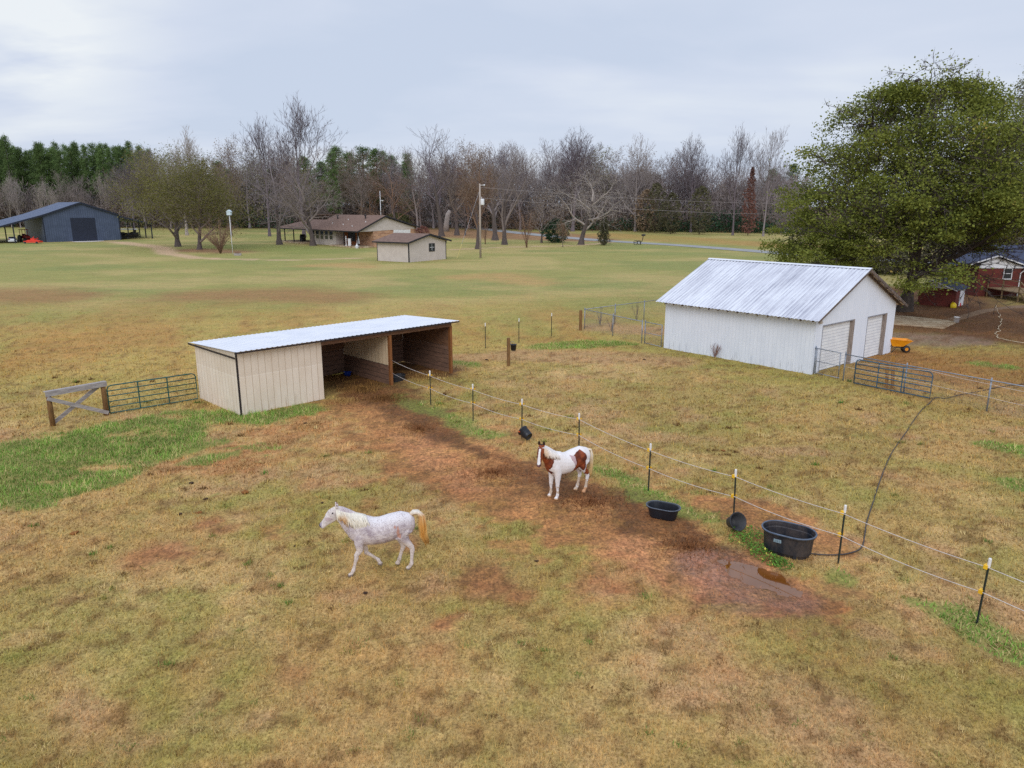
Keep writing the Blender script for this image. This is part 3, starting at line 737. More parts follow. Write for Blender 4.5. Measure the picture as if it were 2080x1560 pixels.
MB().box(0, 3.0, 0, 2.1, 0, 1.55).build('wall', brick, t)
MB().prism([(0,1.555),(3.0,1.555),(1.3,2.08)], 'y', .0, .06).build('gable', white_trim, t)
m = MB()
m.prism([(-.7,1.44),(1.12,2.20),(1.12,2.26),(-.7,1.50)], 'y', -.35, 3.1); m.prism([(3.15,1.46),(1.125,2.20),(1.125,2.26),(3.15,1.52)], 'y', -.35, 3.1)
m.build('roof', shingle_b, t)
MB().prism([(-.7,1.40),(1.12,2.16),(1.12,2.25),(-.7,1.49)], 'y', -.40, -.352).prism([(3.15,1.42),(1.122,2.16),(1.122,2.25),(3.15,1.51)], 'y', -.40, -.352).build('bargeboard', white_trim, t)
d = MB().box(3.0, 3.04, .9, 2.0, .05, 1.5).build('door', white_trim, t)
MB().sphere((3.06,1.05,.8), .03, 6).build('handle', dkm, d)
def jug(name, label, cat, px, py, h, c, w=.28, group=None):
    t = thing(name, label, cat, at(px, py), R(rnd.uniform(-40, 40)), group)
    mt = M(name+'_plastic_%d' % px, A(*c), tuple(A(*c)*.8), 3, .45)
    MB().lathe([(.01,0),(w/2,.0),(w/2+.01,.03),(w/2,.6*h),(w*.3,.78*h),(.05,.82*h),(.05,.86*h)], 12, sx=1, sy=.75).build('body', mt, t, True)
    MB().lathe([(.01,.98*h),(.045,.98*h),(.05,.865*h),(.01,.865*h)], 8).build('cap', dkm, t)
    MB().tube([(-w*.35,0,.62*h),(-w*.28,0,.9*h),(.03,0,.95*h),(w*.2,0,.74*h)], .018, 6).build('handle', mt, t)
jug('fuel_can', 'yellow plastic fuel can by the brick pump house', 'fuel can', 1936, 625, .52, (240,208,24), .48)
jug('fuel_can', 'red plastic fuel can beside the yellow one', 'fuel can', 1946, 622, .45, (200,28,34), .42)
jug('water_jug', 'grey-violet jug standing against the pump house wall', 'jug', 1916, 619, .42, (128,124,156), .50)
t = thing('white_bucket', 'white plastic bucket on the corner of the concrete slab', 'bucket', (*at(1942, 657), .09), 0)
MB().lathe([(.01,0),(.17,0),(.20,.38),(.21,.38),(.21,.40),(.19,.40),(.165,.02),(.01,.02)], 14).build('pail', white_trim, t, True)
MB().tube([(-.2,0,.37),(-.12,-.14,.30),(.12,-.14,.30),(.2,0,.37)], .007, 5).build('bail', dkm, t)

# ---------- brick house at the right edge
BH = (46.0, 71.0)
t = thing('brick_house', 'dark red brick house with a blue-grey roof and wooden porch steps', 'house', (*BH, 0), 0)
MB().box(-.9, 3.2, 0, 3.4, 0, 2.75).box(2.6, 14, 3.402, 9.6, 0, 2.75).build('wall', brick, t)
MB().prism([(-.9,2.755),(3.2,2.755),(3.2,2.9),(.65,3.75),(-.9,3.05)], 'y', .0, .08).build('gable_siding', white_trim, t)
m = MB()
m.prism([(-2.0,3.08),(.55,3.90),(.55,3.97),(-2.0,3.15)], 'y', -.35, 4.0); m.prism([(4.0,2.78),(.555,3.90),(.555,3.97),(4.0,2.85)], 'y', -.35, 4.0)
m.prism([(1.4,2.6),(6.2,4.60),(10.5,2.6)], 'x', 2.0, 15.5)
m.add([(2.0,1.4,2.62),(2.0,10.5,2.62),(2.0,6.2,4.62),(-2.2,6.2,2.62)], [(0,2,3),(3,2,1),(0,3,1)])
m.build('roof', shingle_b, t)
MB().prism([(-2.0,3.02),(.55,3.84),(.55,3.95),(-2.0,3.13)], 'y', -.42, -.352).prism([(4.0,2.72),(.552,3.84),(.552,3.95),(4.0,2.83)], 'y', -.42, -.352).box(-.9,3.3,-.10,-.003,2.70,2.80).build('fascia', white_trim, t)
w = MB().box(1.50, 2.36, -.06, -.003, 1.62, 1.70).box(1.50, 2.36, -.06, -.003, 2.66, 2.74).box(1.50, 1.57, -.06, -.003, 1.70, 2.66).box(2.29, 2.36, -.06, -.003, 1.70, 2.66).box(1.57, 2.29, -.05, -.003, 2.16, 2.21).build('window', white_trim, t)
glass = Mt('dark_window_glass'); glass.set(A(38,44,56), .08, spec=.6); glass = glass.m
MB().box(1.57, 2.29, -.02, -.002, 1.70, 2.66).build('pane', glass, w)
MB().tube([(3.15,-.05,0),(3.15,-.05,2.2),(3.5,-.2,2.65),(4.0,-.2,2.7)], .05, 8).build('downpipe', white_trim, t)
deckw = M('weathered_deck_wood', A(150,124,88), A(112,92,66), 3, .85, stretch=(1,6,6))
st = thing('porch_steps', 'weathered wooden porch steps with handrails at the brick house', 'steps', (46.2, 67.2, 0), R(0))
m = MB()
for i in range(5): m.box(-.1+.0, 1.5, -2.4+i*.28, -2.08+i*.28, .12+i*.17, .17+i*.17)
m.build('treads', deckw, st)
MB().box(-.2, 3.0, -.98, 3.7, .82, .88).build('deck', deckw, st)
for x in (-.2, 1.52):
    m = MB()
    m.prism([(-2.4,0),(-2.1,0),(-.98,.80),(-.98,.88),(-1.2,.88)], 'x', x+.02, x+.08)
    for y, z0, z1 in ((-2.35,0,1.05),(-.98,0,1.85)): m.box(x, x+.1, y, y+.1, z0, z1)
    m.beam((x+.05,-2.35,1.05),(x+.05,-.93,1.85), .10, .06); m.beam((x+.05,-2.35,.6),(x+.05,-.93,1.35), .08, .05)
    if x < 0: m.beam((x+.05,-.93,1.83),(x+.05,3.6,1.83), .1, .06); m.beam((x+.05,-.93,1.35),(x+.05,3.6,1.35), .08, .05); m.box(x, x+.1, 3.5, 3.6, 0, 1.85); m.box(x, x+.1, 1.3, 1.4, 0, 1.8)
    m.build('handrail', deckw, st)

# ---------- tan outbuilding
tanw = M('tan_grey_siding', A(206,194,186), A(196,184,176), 1.2, .8)
brown_sh = M('brown_shingles', A(134,108,94), A(104,80,70), 2.2, .95, stretch=(1,1,2), bump=.3, lo=.3, hi=.7)
black_tr = M('near_black_trim', A(40,38,42), A(30,29,33), 4, .6)
TO, TA = (-16.11, 115.34), R(56)
t = thing('tan_outbuilding', 'small tan outbuilding with a brown shingle roof and black corner trim', 'shed', (*TO, 0), TA)
MB().prism([(0,0),(9.2,0),(9.2,3.0),(4.7,4.05),(0,3.0)], 'y', 0, 6.8).build('wall', tanw, t)
ov = .45; g = lambda x: 3.12+(4.17-3.12)*(1-abs(x-4.7)/4.7)
MB().prism([(-.6,g(-.6)),(4.7,g(4.7)),(4.7,g(4.7)+.12),(-.6,g(-.6)+.12)], 'y', -ov, 6.8+ov).prism([(10.1,g(10.1)),(4.705,g(4.7)),(4.705,g(4.7)+.12),(10.1,g(10.1)+.12)], 'y', -ov, 6.8+ov).build('roof', brown_sh, t)
MB().prism([(-.62,g(-.6)-.14),(4.7,g(4.7)-.14),(4.7,g(4.7)+.13),(-.62,g(-.6)+.13)], 'y', -ov-.06, -ov-.002).prism([(10.12,g(10.1)-.14),(4.702,g(4.7)-.14),(4.702,g(4.7)+.13),(10.12,g(10.1)+.13)], 'y', -ov-.06, -ov-.002).box(-.66,-.602,-ov,6.8+ov,g(-.6)-.1,g(-.6)+.11).build('fascia', black_tr, t)
MB().prism([(-.03,-.03),(.12,-.03),(.12,-.002),(-.002,-.002),(-.002,.12),(-.03,.12)], 'z', 0, 3.0).build('corner_trim', black_tr, t)
MB().prism([(9.08,-.03),(9.23,-.03),(9.23,.12),(9.202,.12),(9.202,-.002),(9.08,-.002)], 'z', 0, 3.0).build('corner_trim', black_tr, t)
MB().box(-.03,-.002,6.68,6.8,0,3.0).build('corner_trim', black_tr, t)
w = MB().box(4.85,6.25,-.08,-.002,1.45,1.60).box(4.85,6.25,-.08,-.002,2.58,2.72).box(4.85,5.0,-.08,-.002,1.60,2.58).box(6.1,6.25,-.08,-.002,1.60,2.58).build('window', black_tr, t)
MB().box(5.0,6.1,-.05,-.04,2.06,2.12).box(5.52,5.58,-.05,-.04,1.6,2.58).build('mullion', white_trim, w)
MB().box(5.0,6.1,-.03,-.003,1.6,2.58).build('pane', glass, w)

# ---------- ranch house
HO, HA = (-30.43, 157.79), R(42)
t = thing('ranch_house', 'long ranch house with a brown shingle roof, covered porches and brick end wall', 'house', (*HO, 0), HA)
k = Mt('tan_brick'); co = k.sep(k.tc()); br = k.node('ShaderNodeTexBrick'); br.inputs['Scale'].default_value = 1
br.inputs['Brick Width'].default_value = .9; br.inputs['Row Height'].default_value = .3; br.inputs['Mortar Size'].default_value = .02
for n_, c in (('Color1', A(196,150,116)), ('Color2', A(150,108,84)), ('Mortar', A(190,170,150))): br.inputs[n_].default_value = (*c, 1)
mp = k.node('ShaderNodeCombineXYZ'); k.L(k.math('ADD', co[0], co[1]), mp.inputs[0]); k.L(co[2], mp.inputs[1]); k.L(mp.outputs[0], br.inputs['Vector'])
k.set(br.outputs['Color'], .9); tbrick = k.m
HL = 38.0
MB().box(1.2, 11.6, 0, 6.0, -.2, 3.75).box(4.0, 11.6, 6.0, HL-5, -.2, 3.75).build('wall', tbrick, t)
side = M('pale_house_siding', A(200,190,184), A(186,176,170), 2, .8)
MB().prism([(-2.4,3.30),(11.7,3.76),(11.7,4.05),(4.0,6.35),(-2.4,3.45)], 'y', -.06, -.003).build('gable_siding', side, t)
MB().box(6.2, 10.6, -.05, -.003, 0, 3.6).build('garage_door', white_trim, t)
hz = lambda x: 3.35+(6.55-3.35)*(x+3.0)/7.0 if x < 4.0 else 6.55-(6.55-4.05)*(x-4.0)/8.8
m = MB()
m.prism([(-3.0,3.35),(4.0,6.55),(4.0,6.7),(-3.0,3.5)], 'y', -.6, 21); m.prism([(12.8,4.05),(4.005,6.55),(4.005,6.7),(12.8,4.2)], 'y', -.6, 30)
m.prism([(-3.0,3.35),(3.0,5.5),(9.0,3.5)], 'y', 21.003, HL-6)
m.add([(-3.0,HL-6,3.36),(3.0,HL-6,5.48),(9.0,HL-6,3.5),(-3.0,HL+2,3.36),(9.0,HL+2,3.5)], [(0,1,3),(1,2,4),(1,4,3),(0,3,4,2)])
m.build('roof', brown_sh, t)
MB().prism([(-3.0,3.15),(4.0,6.38),(4.0,6.68),(-3.0,3.48)], 'y', -.7, -.602).prism([(12.8,3.88),(4.002,6.38),(4.002,6.68),(12.8,4.18)], 'y', -.7, -.602).box(-3.1,-3.003,-.6,HL+2,3.22,3.46).build('fascia', black_tr, t)
MB().box(-1.2, 4.0, 12, 24.5, -.2, 3.38).build('sunroom', side, t)
for i in range(5):
    y = 13.2+i*2.15
    w = MB().box(-1.27,-1.203,y,y+1.7,1.15,1.3).box(-1.27,-1.203,y,y+1.7,3.05,3.2).box(-1.27,-1.203,y,y+.14,1.3,3.05).box(-1.27,-1.203,y+1.56,y+1.7,1.3,3.05).box(-1.26,-1.203,y+.14,y+1.56,2.1,2.22).build('window', side, t)
    MB().box(-1.24,-1.202,y+.14,y+1.56,1.3,3.05).build('pane', glass, w)
warm = M('cedar_boards', A(160,92,46), A(120,66,34), 3, .8, stretch=(1,1,4))
MB().box(1.0,1.195,6.2,11.99,0,3.4).build('porch_wall', warm, t)
w = MB().box(.95,.998,7.2,10.4,1.0,3.0).build('window', black_tr, t); MB().box(.93,.948,7.4,8.7,1.15,2.85).box(.93,.948,8.85,10.2,1.15,2.85).build('pane', glass, w)
MB().box(-2.9, 1.0, -.3, 11.95, -.1, .28).build('patio', conc, t)
MB().box(-2.9, 3.9, 24.6, HL+1.5, -.1, .3).build('porch_floor', conc, t)
for y in (.2, 6.0): MB().box(-2.6,-2.42,y,y+.18,.28,3.35).build('porch_post', black_tr, t)
for y in (HL+1.0, HL-3.2, HL-8.0): MB().box(-2.6,-2.4,y,y+.2,.3,3.36).build('porch_post', black_tr, t)
for x, y in ((2.0,16.5),(2.4,5.0)): MB().tube([(x,y,hz(x)),(x,y,hz(x)+.75)], .14, 8).lathe([(.3,.75),(.3,.95),(.01,1.0)], 10, (x,y,hz(x))).build('roof_vent', black_tr, t)
for x, y in ((-.6,9.5),(-1.2,4.6),(.8,2.3),(1.6,11),(-.2,15.0)): MB().tube([(x,y,hz(x)),(x,y,hz(x)+.4)], .09, 6).build('roof_pipe', white_trim, t)
def simple(name, label, cat, lx, ly, build, mat, rot=0, z=.28, group=None):
    x, y = local(HO, HA, lx, ly); o = build().build(name, mat); o.location = (x, y, z); o.rotation_euler = (0,0,rot); return tag(o, label, cat, group)
simple('patio_umbrella', 'closed white umbrella standing on the patio near the brick wall', 'umbrella', -1.9, 1.2, lambda: MB().lathe([(.25,0),(.25,.08),(.05,.1),(.05,.4),(.32,.6),(.2,1.7),(.08,2.3),(.01,2.4)], 10), white_trim)
simple('storage_cabinet', 'white cabinet standing on the patio beside the porch post', 'cabinet', -2.1, 4.4, lambda: MB().box(-.3,.3,-.35,.35,.05,1.5).box(-.33,.33,-.38,.38,1.502,1.56).box(-.25,.25,-.3,.3,0,.048), white_trim)
simple('patio_column', 'thin white figure-like stand at the patio edge', 'stand', -2.3, 5.6, lambda: MB().lathe([(.22,0),(.22,.1),(.08,.2),(.1,1.2),(.16,1.5),(.06,1.75),(.15,1.95),(.01,2.1)], 10), white_trim)
simple('flower_pot', 'small white pot on the grass off the end of the patio', 'pot', -3.2, -.4, lambda: MB().lathe([(.01,0),(.3,0),(.42,.45),(.2,.6),(.1,.95),(.01,1.0)], 10), white_trim, z=0)
simple('covered_grill', 'black covered grill under the left porch of the ranch house', 'grill', 0, 30.5, lambda: MB().prism([(-.9,0),(.9,0),(.95,1.1),(.5,1.7),(-.5,1.7),(-.95,1.1)], 'x', -.5, .5).box(-.3,.3,-1.6,-.95,.1,.9), black_pl)

# ---------- dark metal barn with lean-tos
BO, BA = (-114.57, 182.22), R(43.6)
slate = Mt('slate_blue_siding'); co = slate.sep(slate.tc()); g = slate.stripes(slate.math('ADD', co[0], co[1]), .5, .09)
slate.set(slate.mix(g, slate.ramp(slate.noise(.7), [(.4, A(78,90,114)), (.6, A(68,80,103))]), A(56,67,90)), .5); slate = slate.m
navy = M('navy_trim_metal', A(32,40,60), A(24,32,50), 3, .5)
k = Mt('blue_grey_metal_roof'); k.set(k.ramp(k.noise(.5), [(.35, A(80,94,122)), (.65, A(68,82,108))]), .38, .35, .5); broof = k.m
t = thing('metal_barn', 'big slate-blue metal barn with a dark roll door and open lean-tos', 'barn', (*BO, 0), BA)
BWd, BE, BP, BD = 17.2, 6.4, 9.45, 21.0
MB().prism([(0,-.2),(BWd,-.2),(BWd,BE),(BWd/2,BP),(0,BE)], 'y', 0, BD).build('wall', slate, t)
MB().box(6.0, 11.5, -.08, -.003, .1, 5.75).build('roll_door', navy, t)
MB().box(-.06,.18,-.05,-.002,0,BE).build('corner_trim', navy, t)
MB().box(BWd-.18,BWd+.06,-.05,-.002,0,BE).build('corner_trim', navy, t)
bs = (BP-BE)/(BWd/2)
m = MB()
for (x0, z0), (x1, z1) in (((-14, BE-14*bs+.15+1.0), (0, BE+.15)), ((0, BE+.15), (BWd/2, BP+.15)), ((BWd, BE+.15), (BWd/2, BP+.15)), ((BWd+8.0, 4.1), (BWd, BE-.25))):
    corrugated(m, -.5, BD+.5, (x0, z0), (x1, z1), .9, .05, axis='y', per=6, sharp=True)
m.build('roof', broof, t, recalc=False)
MB().prism([(-14,BE-14*bs+1.0-.2),(0,BE-.2),(0,BE+.18),(-14,BE-14*bs+1.0+.18)], 'y', -.56, -.505).prism([(0,BE-.2),(BWd/2,BP-.2),(BWd/2,BP+.2),(0,BE+.18)], 'y', -.561, -.506).prism([(BWd,BE-.2),(BWd/2,BP-.2),(BWd/2,BP+.2),(BWd,BE+.18)], 'y', -.562, -.507).prism([(BWd+8,3.85),(BWd,BE-.7),(BWd,BE-.2),(BWd+8,4.15)], 'y', -.563, -.508).build('fascia', navy, t)
for x in (-6.3, -13.5): 
    for y in (0, 10, 20): MB().box(x-.12,x+.12,y,y+.24,-.1,BE+x*bs+1.0*min(1,-x/14)).build('lean_to_post', navy, t)
for y in (0, 5, 10, 15, 20): MB().box(BWd+7.6,BWd+7.84,y,y+.24,-.1,4.15).build('lean_to_post', navy, t)
MB().box(BWd+.003, BWd+.04, .2, BD, 0, BE-.8).build('lean_to_wall', navy, t)
tag(MB().add([(x, y, .02) for x, y in smooth_loop([at(*p) for p in [(150,488),(196,486.5),(212,489),(190,491),(150,491.5)]])], [tuple(range(20))]).build('concrete_apron', M('pale_concrete', A(222,216,210), A(196,188,180), .6, .9)), kind='structure')
# ================================================================== fences, gates, troughs
galv = M('galvanised_steel', A(160,166,176), A(130,138,150), 6, .45, .5)
tgreen = M('dark_green_post_paint', A(40,52,46), A(28,38,36), 6, .6)
white_pl = M('white_plastic', A(232,230,228), A(214,212,212), 5, .5)
yel_pl = M('yellow_insulator', A(246,196,40), A(226,170,24), 5, .5)
greent = M('dark_green_gate_tube', A(34,92,86), A(28,74,72), 5, .45)
bluet = M('blue_green_gate_tube', A(62,98,118), A(50,82,102), 5, .45)
greywood = M('grey_weathered_rail', A(176,168,164), A(138,130,130), 3, .9, stretch=(1,6,6), bump=.2)
oldpost = M('brown_fence_post', A(140,104,62), A(104,76,46), 5, .9, stretch=(3,3,.6), bump=.3)

LINE = [(875,822,762,788),(961,855,787,822),(1060,890,822,858),(1176,925,860,896),(1317,998,910,957),(1490,1060,971,1021),(1703,1145,1046,1100),(1985,1268,1141,1208)]
EDGE = ['third upright', 'x']
def tpost(top=1.53, insul=(1.33, .76)):
    r = thing('fence_post', None, 'fence post', (0,0,0))
    MB().box(-.022,.022,-.006,.006,-.1,top-.02).box(-.006,.006,-.03,-.0062,-.1,top-.02).build('stake', tgreen, r)
    MB().lathe([(.028,-.20),(.032,-.19),(.032,-.01),(.022,.004),(.001,.006)], 8, (0,-.008,top)).build('cap', white_pl, r)
    for z in insul:
        MB().box(-.06,.06,-.085,-.012,z-.042,z+.042).prism([(-.16,z-.03),(-.06,z-.042),(-.06,z+.042)], 'y', -.07, -.03).build('insulator', yel_pl, r)
    return r
FENCE_DIR = math.atan2(-17.35, 13.27)
lbl = ['slim green stake with white cap, closest to the run-in shed', 'slim green stake with white cap, second from the run-in shed', 'slim green stake with the tipped bucket lying at its foot',
       'slim green stake with white cap standing behind the paint horse', 'slim green stake with white cap between paint horse and small trough', 'slim green stake with a tipped tub leaning against its foot',
       'slim green stake with white cap beside the big black tank', 'slim green stake nearest the viewer at the right edge of the paddock']
p0 = tpost(); STR = {0: [], 1: []}
for i, (px, py, y1, y2) in enumerate(LINE):
    x, y = at(px, py); o = p0 if i == 0 else copy_tree(p0)
    o.location = (x, y, 0); o.rotation_euler = (R([0,1,-1,.5,-.5,1,-.5,-2][i]), R([0,-1,.5,.5,0,1,-.5,1.2][i]), FENCE_DIR+R(90)+R(180)); tag(o, lbl[i], 'fence post', 'stakes of the electric rope fence')
    q = Vector((math.sin(FENCE_DIR)*-.07, math.cos(FENCE_DIR)*.07))
    STR[0].append((x, y, 1.33)); STR[1].append((x, y, .76))
b0 = tpost(1.56, ())
for i, (px, py, l) in enumerate([(986,707,'bare green stake with white cap nearest the shed in the back row'), (1054,696,'bare green stake with white cap in the middle of the back row'), (1120,683,'bare green stake with white cap closest to the chain link pen')]):
    o = b0 if i == 0 else copy_tree(b0); o.location = (*at(px, py), 0); o.rotation_euler = (0, 0, R(20)); tag(o, l, 'fence post', 'bare stakes across the back of the paddock')
rope_m = M('white_electric_rope', A(222,212,204), A(196,186,180), 20, .7)
def rope(name, pts, r, mat, sag=.03, n=8, parent=None):
    P = []
    for a, b in zip(pts[:-1], pts[1:]):
        for i in range(n):
            t = i/n; P.append(Vector(a).lerp(Vector(b), t) - Vector((0,0,sag*4*t*(1-t))))
    P.append(Vector(pts[-1])); return MB().tube(P, r, 5).build(name, mat, parent, True)
sp_ = local(SHED_O, SHED_A, 7.63, -.07)
ext = lambda L: L+[(L[-1][0]+(L[-1][0]-L[-2][0])*1.6, L[-1][1]+(L[-1][1]-L[-2][1])*1.6, L[-1][2]-.02)]
offs = lambda L: [(x-.055*math.cos(FENCE_DIR+math.pi/2)*-1*-1, y-.055*math.sin(FENCE_DIR+math.pi/2), z) for x, y, z in L]
tag(rope('fence_rope', ext([(sp_[0], sp_[1], 1.25)]+offs(STR[0])), .009, rope_m, .05), 'upper white electric rope from shed post to the right edge', 'fence rope', 'electric fence ropes')
tag(rope('fence_rope', ext([(sp_[0], sp_[1], .62)]+offs(STR[1])), .009, rope_m, .07), 'lower white electric rope from shed post to the right edge', 'fence rope', 'electric fence ropes')
# wooden post with a hanging bucket
t = thing('wooden_post', 'square brown wooden post standing alone with a bucket hung on it', 'post', at(1033, 743), R(25))
MB().box(-.07,.07,-.07,.07,-.1,1.55).build('timber', oldpost, t)
def bucket(name, label, loc, rot, mat, h=.36, r0=.13, r1=.18, group=None):
    t = thing(name, label, 'bucket', loc, 0, group); t.rotation_euler = rot
    MB().lathe([(.005,.015),(r0-.01,.015),(r0-.01,0),(r0,0),(r0+.006,.03),(r0+.02,h*.35),(r0+.028,h*.36),(r1-.012,h*.9),(r1+.012,h*.91),(r1+.012,h),(r1-.008,h),(r0-.012,.03),(.005,.03)], 18).build('shell', mat, t, True)
    return t
bx_, by_ = at(1041, 740)
t = bucket('hanging_bucket', 'black bucket hanging from the lone wooden post', (bx_+.05, by_-.10, .80), (0,0,0), black_pl, .34, .13, .17)
MB().tube([(-.17,0,.33),(-.13,.03,.46),(-.1,.05,.5),(.06,.03,.44),(.17,0,.33)], .006, 5).build('bail', galv, t)
t = bucket('tipped_bucket', 'black bucket lying tipped against a stake behind the paint horse head', (*at(1075, 896), .17), (R(-62), R(20), R(55)), black_pl, .40, .15, .20)
MB().box(-.05,.05,-.02,.02,0,.04).xf(Matrix.Translation((-.19,.06,.33))).build('orange_clip', M('orange_plastic', A(220,96,40), None, 4, .5), t)
t = bucket('tipped_tub', 'worn black rubber tub tipped on its side beside the large tank', (*at(1484, 1072), .16), (R(62), R(-15), R(25)), black_worn, .36, .15, .24)
# small trough
cx_, cy_ = at(1347, 1052)
t = thing('small_trough', 'small black oval trough on the red earth beside the fence', 'trough', (cx_, cy_+.05, 0), R(-27))
m = MB(); oval_tub(m, [(.72,.40,0),(.76,.44,.05),(.88,.52,.30),(.97,.60,.31),(.98,.61,.34),(.95,.58,.345),(.86,.50,.33),(.72,.40,.06)]); m.build('basin', black_pl, t)
m = MB(); m.tube([(x,y,.338) for x,y in oval_ring(.96,.59)]+[(*oval_ring(.96,.59)[0],.338)], .014, 6); m.build('rim', M('painted_highlight_trough_rim', A(96,104,116), A(76,84,96), 5, .45), t, True)  # lighter rim colour paints in the sky sheen on black plastic
# big tank
cx_, cy_ = at(1599, 1122)
t = thing('stock_tank', 'big black oval stock tank with a pale label at the puddle', 'trough', (cx_, cy_+.02, 0), R(-35)); t.scale = (.95, .95, .97)
k = Mt('scuffed_black_tank'); dirt_ = k.ramp(k.noise(3.2, k.mapped((1,1,.6)), 5, .65), [(.42, A(30,34,44)), (.66, A(74,66,64))]); k.set(dirt_, .5, 0, .4); tankm = k.m
m = MB(); oval_tub(m, [(1.10,.66,0),(1.14,.70,.07),(1.20,.76,.10),(1.28,.83,.56),(1.37,.92,.575),(1.39,.94,.60),(1.37,.92,.625),(1.31,.86,.625),(1.27,.82,.50),(1.24,.79,.48),(1.13,.70,.08)], 12); m.build('basin', tankm, t)
rimm = M('painted_highlight_rim', A(92,106,126), A(70,82,100), 5, .4)  # sky highlight on the glossy black rim, painted in as a lighter grey-blue
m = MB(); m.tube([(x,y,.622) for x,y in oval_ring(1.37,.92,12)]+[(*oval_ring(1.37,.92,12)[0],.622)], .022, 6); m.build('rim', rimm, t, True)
wat = Mt('dark_trough_water'); wat.set(A(20,28,36), .02, spec=.8); wat = wat.m
m = MB(); m.add([(x,y,.30) for x,y in oval_ring(1.17,.735,12)], [tuple(range(26))]); m.build('water', wat, t)
lab = M('pale_label', A(172,196,208), A(150,176,190), 30, .6)
labd = M('label_print', A(70,92,108), None, 30, .6)
l = MB().add([(-.26,-.421,.385),(-.07,-.421,.385),(-.07,-.433,.475),(-.26,-.433,.475)], [(0,1,2,3)]).build('label', lab, t)
m = MB()
for z in (.405,.43,.455): 
    yy = -.4215-(z-.385)*.133-.002
    for x0, x1 in ((-.245,-.19),(-.185,-.14),(-.132,-.085)): m.add([(x0,yy,z-.006),(x1,yy,z-.006),(x1,yy-.0008,z+.006),(x0,yy-.0008,z+.006)], [(0,1,2,3)])
m.build('label_lines', labd, l)
MB().lathe([(.03,0),(.03,.05),(.045,.05),(.045,.07),(.01,.07)], 10).xf(Matrix.Translation((.30,-.378,.1)) @ Matrix.Rotation(math.pi/2, 4, 'X')).build('drain_plug', black_worn, t)
# hose
hm = M('black_hose', A(66,60,60), A(44,42,46), 3, .5)
hp = [(1641,1126),(1670,1129),(1705,1129),(1735,1123),(1751,1112),(1756,1090),(1760,1064),(1770,1032),(1785,985),(1799,948),(1812,920),(1826,899),(1840,880),(1854,858),(1872,834),(1888,820),(1900,809),(1922,810),(1950,803),(1985,797),(2020,789),(2070,782),(2150,776)]
hpts = [Vector((*at(*p), .03)) for p in hp]; hpts = [Vector((v[0], v[1], .03)) for v in resample([(q.x, q.y, .03) for q in hpts], 4)]; hpts[0].z = .12
tag(MB().tube(hpts, .017, 6).build('water_hose', hm, None, True), 'dark hose running from the big tank across the grass to the fence', 'hose')
gp = [(2021,620),(2026,632),(2031,643),(2034,655),(2030,664),(2027,674),(2024,681),(2032,688),(2048,692),(2070,696),(2110,700)]
wob = resample([(*at(*p), .03) for p in gp], 6); hr_ = random.Random(5); wob = [Vector((v[0]+(hr_.uniform(-.10,.10)+.06*math.sin(i*.9))*(1 if i < 44 else .1), v[1]+hr_.uniform(-.05,.05), .03)) for i, v in enumerate(wob)]
tag(MB().tube(wob, .022, 6).build('garden_hose', M('cream_hose', A(216,196,164), None, 5, .6), None, True), 'wavy cream hose lying in the brown leaves below the porch steps', 'hose')

# wooden H-brace and green gate
a_, b_ = Vector(at(108,866)), Vector(at(217,843)); ang = math.atan2(b_.y-a_.y, b_.x-a_.x); Lb = (b_-a_).length
t = thing('fence_brace', 'weathered wooden brace with two posts, top rail and crossed boards', 'fence', (a_.x, a_.y, 0), ang)
for x in (0, Lb): MB().tube([(x,0,-.1),(x,0,1.0),(x,0,1.42)], [.10,.095,.09], 10).build('post', oldpost, t, True)
MB().box(-.14, Lb+.12, -.115, -.10+.0, 1.24, 1.44).box(-.14,Lb+.12,-.10,.09,1.425,1.445).build('top_rail', greywood, t)
MB().beam((-.1,-.135,1.18),(Lb+.02,-.135,.12), .15, .04, up=(0,1,0)).build('cross_board', greywood, t)
MB().beam((.08,.12,.10),(Lb-.05,.12,1.30), .15, .04, up=(0,1,0)).build('cross_board', greywood, t)
def tube_gate(name, label, P0, P1, h0, h1, n, mat, ups, r=.027, lift=.05):
    a, b = Vector((*P0, 0)), Vector((*P1, 0)); d = b-a; Lg = d.length
    t = thing(name, label, 'gate', a, math.atan2(d.y, d.x))
    c = .16; top, bot = h1, h0
    fr = [(0,0,bot),(0,0,top-c),(.05,0,top-.05),(c,0,top),(Lg-c,0,top),(Lg-.05,0,top-.05),(Lg,0,top-c),(Lg,0,bot),(0,0,bot)]
    MB().tube(fr, r, 8).build('frame', mat, t, True)
    for i in range(1, n-1):
        z = bot+(top-bot)*[0,.22,.42,.62,.81,1][i] if n == 6 else bot+(top-bot)*i/(n-1)
        MB().tube([(0,0,z),(Lg,0,z)], r*.85, 8).build('bar', mat, t, True)
    for u in ups: MB().box(Lg*u-.025,Lg*u+.025,-.034,-.022,bot,top).build('upright', mat, t)
    return t
tube_gate('tube_gate', 'green tubular steel gate between wooden brace and tan shed', at(224,842), at(402,812), .06, 1.23, 6, greent, (.33,.66))
tube_gate('tube_gate', 'blue-green tubular gate leaning on the chain link fence by the garage', at(1734,780), at(1888,811), .06, 1.24, 6, bluet, (.32,.64), .03)
# two wooden planks leaning behind that gate
pk_ = M('yellow_brown_plank', A(176,128,62), A(140,98,46), 4, .85, stretch=(4,4,.6))
x, y = at(1806, 789)
for dx, lean, h, l in ((-.14, -.10, 1.20, 'shorter of two rough planks standing behind the blue-green gate'), (.12, -.14, 1.55, 'taller of two rough planks standing behind the blue-green gate')):
    o = MB().beam((dx,.16,-.03),(dx+lean,.22,h), .16, .045, up=(0,1,0)).build('plank', pk_); o.location = (x, y, 0); o.rotation_euler = (0,0,R(-35)); tag(o, l, 'plank', 'planks behind the gate')

